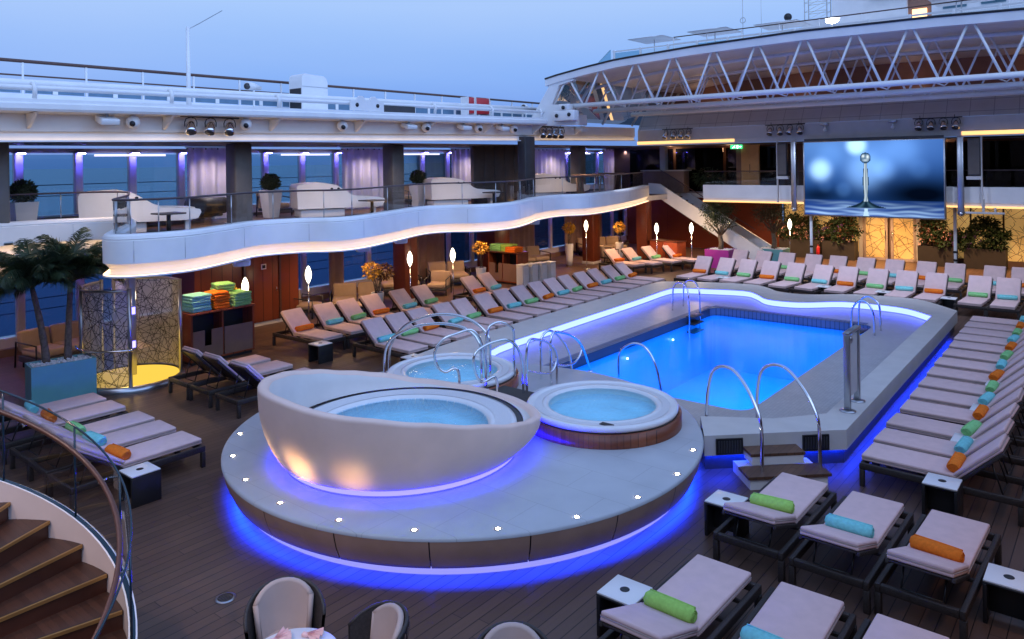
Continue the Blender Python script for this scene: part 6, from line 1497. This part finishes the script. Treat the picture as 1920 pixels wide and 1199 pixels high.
m=MB(); m.loft(hel(RO+.005,.17),hel(RO+.018,.172)); m.loft(hel(RO+.062,.172),hel(RO+.075,.165)); m.build('stringer_edge',WHITE,ss)
m=MB(); m.loft(hel(RO+.018,.173),hel(RO+.062,.173)); m.build('glass_channel',DGLOSS,ss)
for i in range(0,44,6):
    an=AN[i:i+7]; m=MB(); m.loft(hel(RO+.04,.175,an),hel(RO+.04,1.05,an),smooth=True); m.build('glass_panel',SGLASS,ss)
    p0=hel(RO+.04,.175,an[:1])[0]; p1=hel(RO+.04,1.05,an[:1])[0]; m=MB(); m.cyl(p0,p1,.010,n=6); m.build('glass_joint',DGLOSS,ss)
m=MB(); m.tube(hel(RO+.04,1.06),.010,6); m.build('glass_edge',DGLOSS,ss)
hr=hel(RO-.05,.90,AN[1:]); e0=Vector(hr[0])
m=MB(); m.tube(hr,.024,10); m.build('handrail',HANDR,ss)
for i in range(4,44,8):
    a=AN[i]; p=hel(RO-.05,.88,[a])[0]; q=hel(RO+.03,.86,[a])[0]; m=MB(); m.tube([p,(p[0],p[1],p[2]-.04),q],.009,6); m.build('rail_bracket',CHROME,ss)

# ------------------------------------------------------------------ warm downlights in the ceilings, and added lamps that brighten dark areas
for x,y,p in ((-17.5,9.3,90),(-18.5,10.2,90),(-18.6,14.5,130),(-19.5,18.5,140),(-19.0,21.3,150),(-18.5,25.5,190),(-19.5,30.5,180),(-18.6,34.3,200),(-13.5,35.3,230),(-10.5,35.3,260),(-8.6,36.2,220),(-6.5,35.3,260),(-3.5,35.0,260),(-16.6,17.6,12),(-16.6,12.5,12),(-16.6,22.5,14),(-17.5,28,120),(-20.5,5.5,80)):
    lamp('downlight',(x,y,2.8),p*(1.2 if y<14 else 2.0 if y<33 else 2.3),(1,.58,.27),.07,'SPOT',rot=(0,0,0),spot=140,blend=.9)
for x,y,p in ((-17.9,7.8,190),(-17.9,13.6,190),(-18,19.4,190),(-18,25.8,190),(-17.9,10.5,70),(-17.9,16.2,70),(-20.6,21,60),(-20.0,27,80),(-20.6,15,60),(-20.6,9,60)):
    lamp('balcony_downlight',(x,y,5.3),p,(1,.70,.50),.07,'SPOT',rot=(0,0,0),spot=140,blend=.9)
for x,y in ((-20.8,11.9),(-20.8,17.8),(-20.8,23.4),(-20.8,29.2),(-20.8,35)): lamp('curtain_light',(x,y,5.25),120,(1.0,.84,.88),.07,'SPOT',rot=(0,0,0),spot=150,blend=.9)
for x,y,p in ((-6.6,.3,330),(-8.6,.8,260),(-3.6,-.6,240),(-5.2,-1.2,240)): lamp('added_stair_fill',(x,y,5.3),p,(1,.66,.46),.08,'SPOT',rot=(0,0,0),spot=120,blend=.9)  # added warm fill over the stair and near deck, no fixtures there
for x,y in ((1.4,5.5),(1.4,9),(1.4,13),(1.4,18)): lamp('added_starboard_fill',(x,y,2.8),95,(1,.58,.30),.08,'SPOT',rot=(0,0,0),spot=150,blend=.9)  # added warm fill from the unseen starboard side
for x in (-14.6,-10.6,-6.3,-2.3):      # added lamps at the first truss, only to brighten the far seating
    d=Vector((.2*(-8-x),4.2,-6.3)); o=lamp('added_seating_fill',(x,24.2,6.62),640,(.62,.72,1.0),.06,'SPOT',spot=100,blend=1); o.rotation_euler=(-d).to_track_quat('Z','Y').to_euler()
for x in (-18,-14.8,-10.5,-6,-2): lamp('added_lounge_fill',(x,34.6,5.2),22,(1,.52,.26),.1)  # added points lift the dark upper lounge
for x in (-15,-11,-6.5,-2.5): lamp('roof_light',(x,32.1,7.4),6,(1,.60,.38),.1)
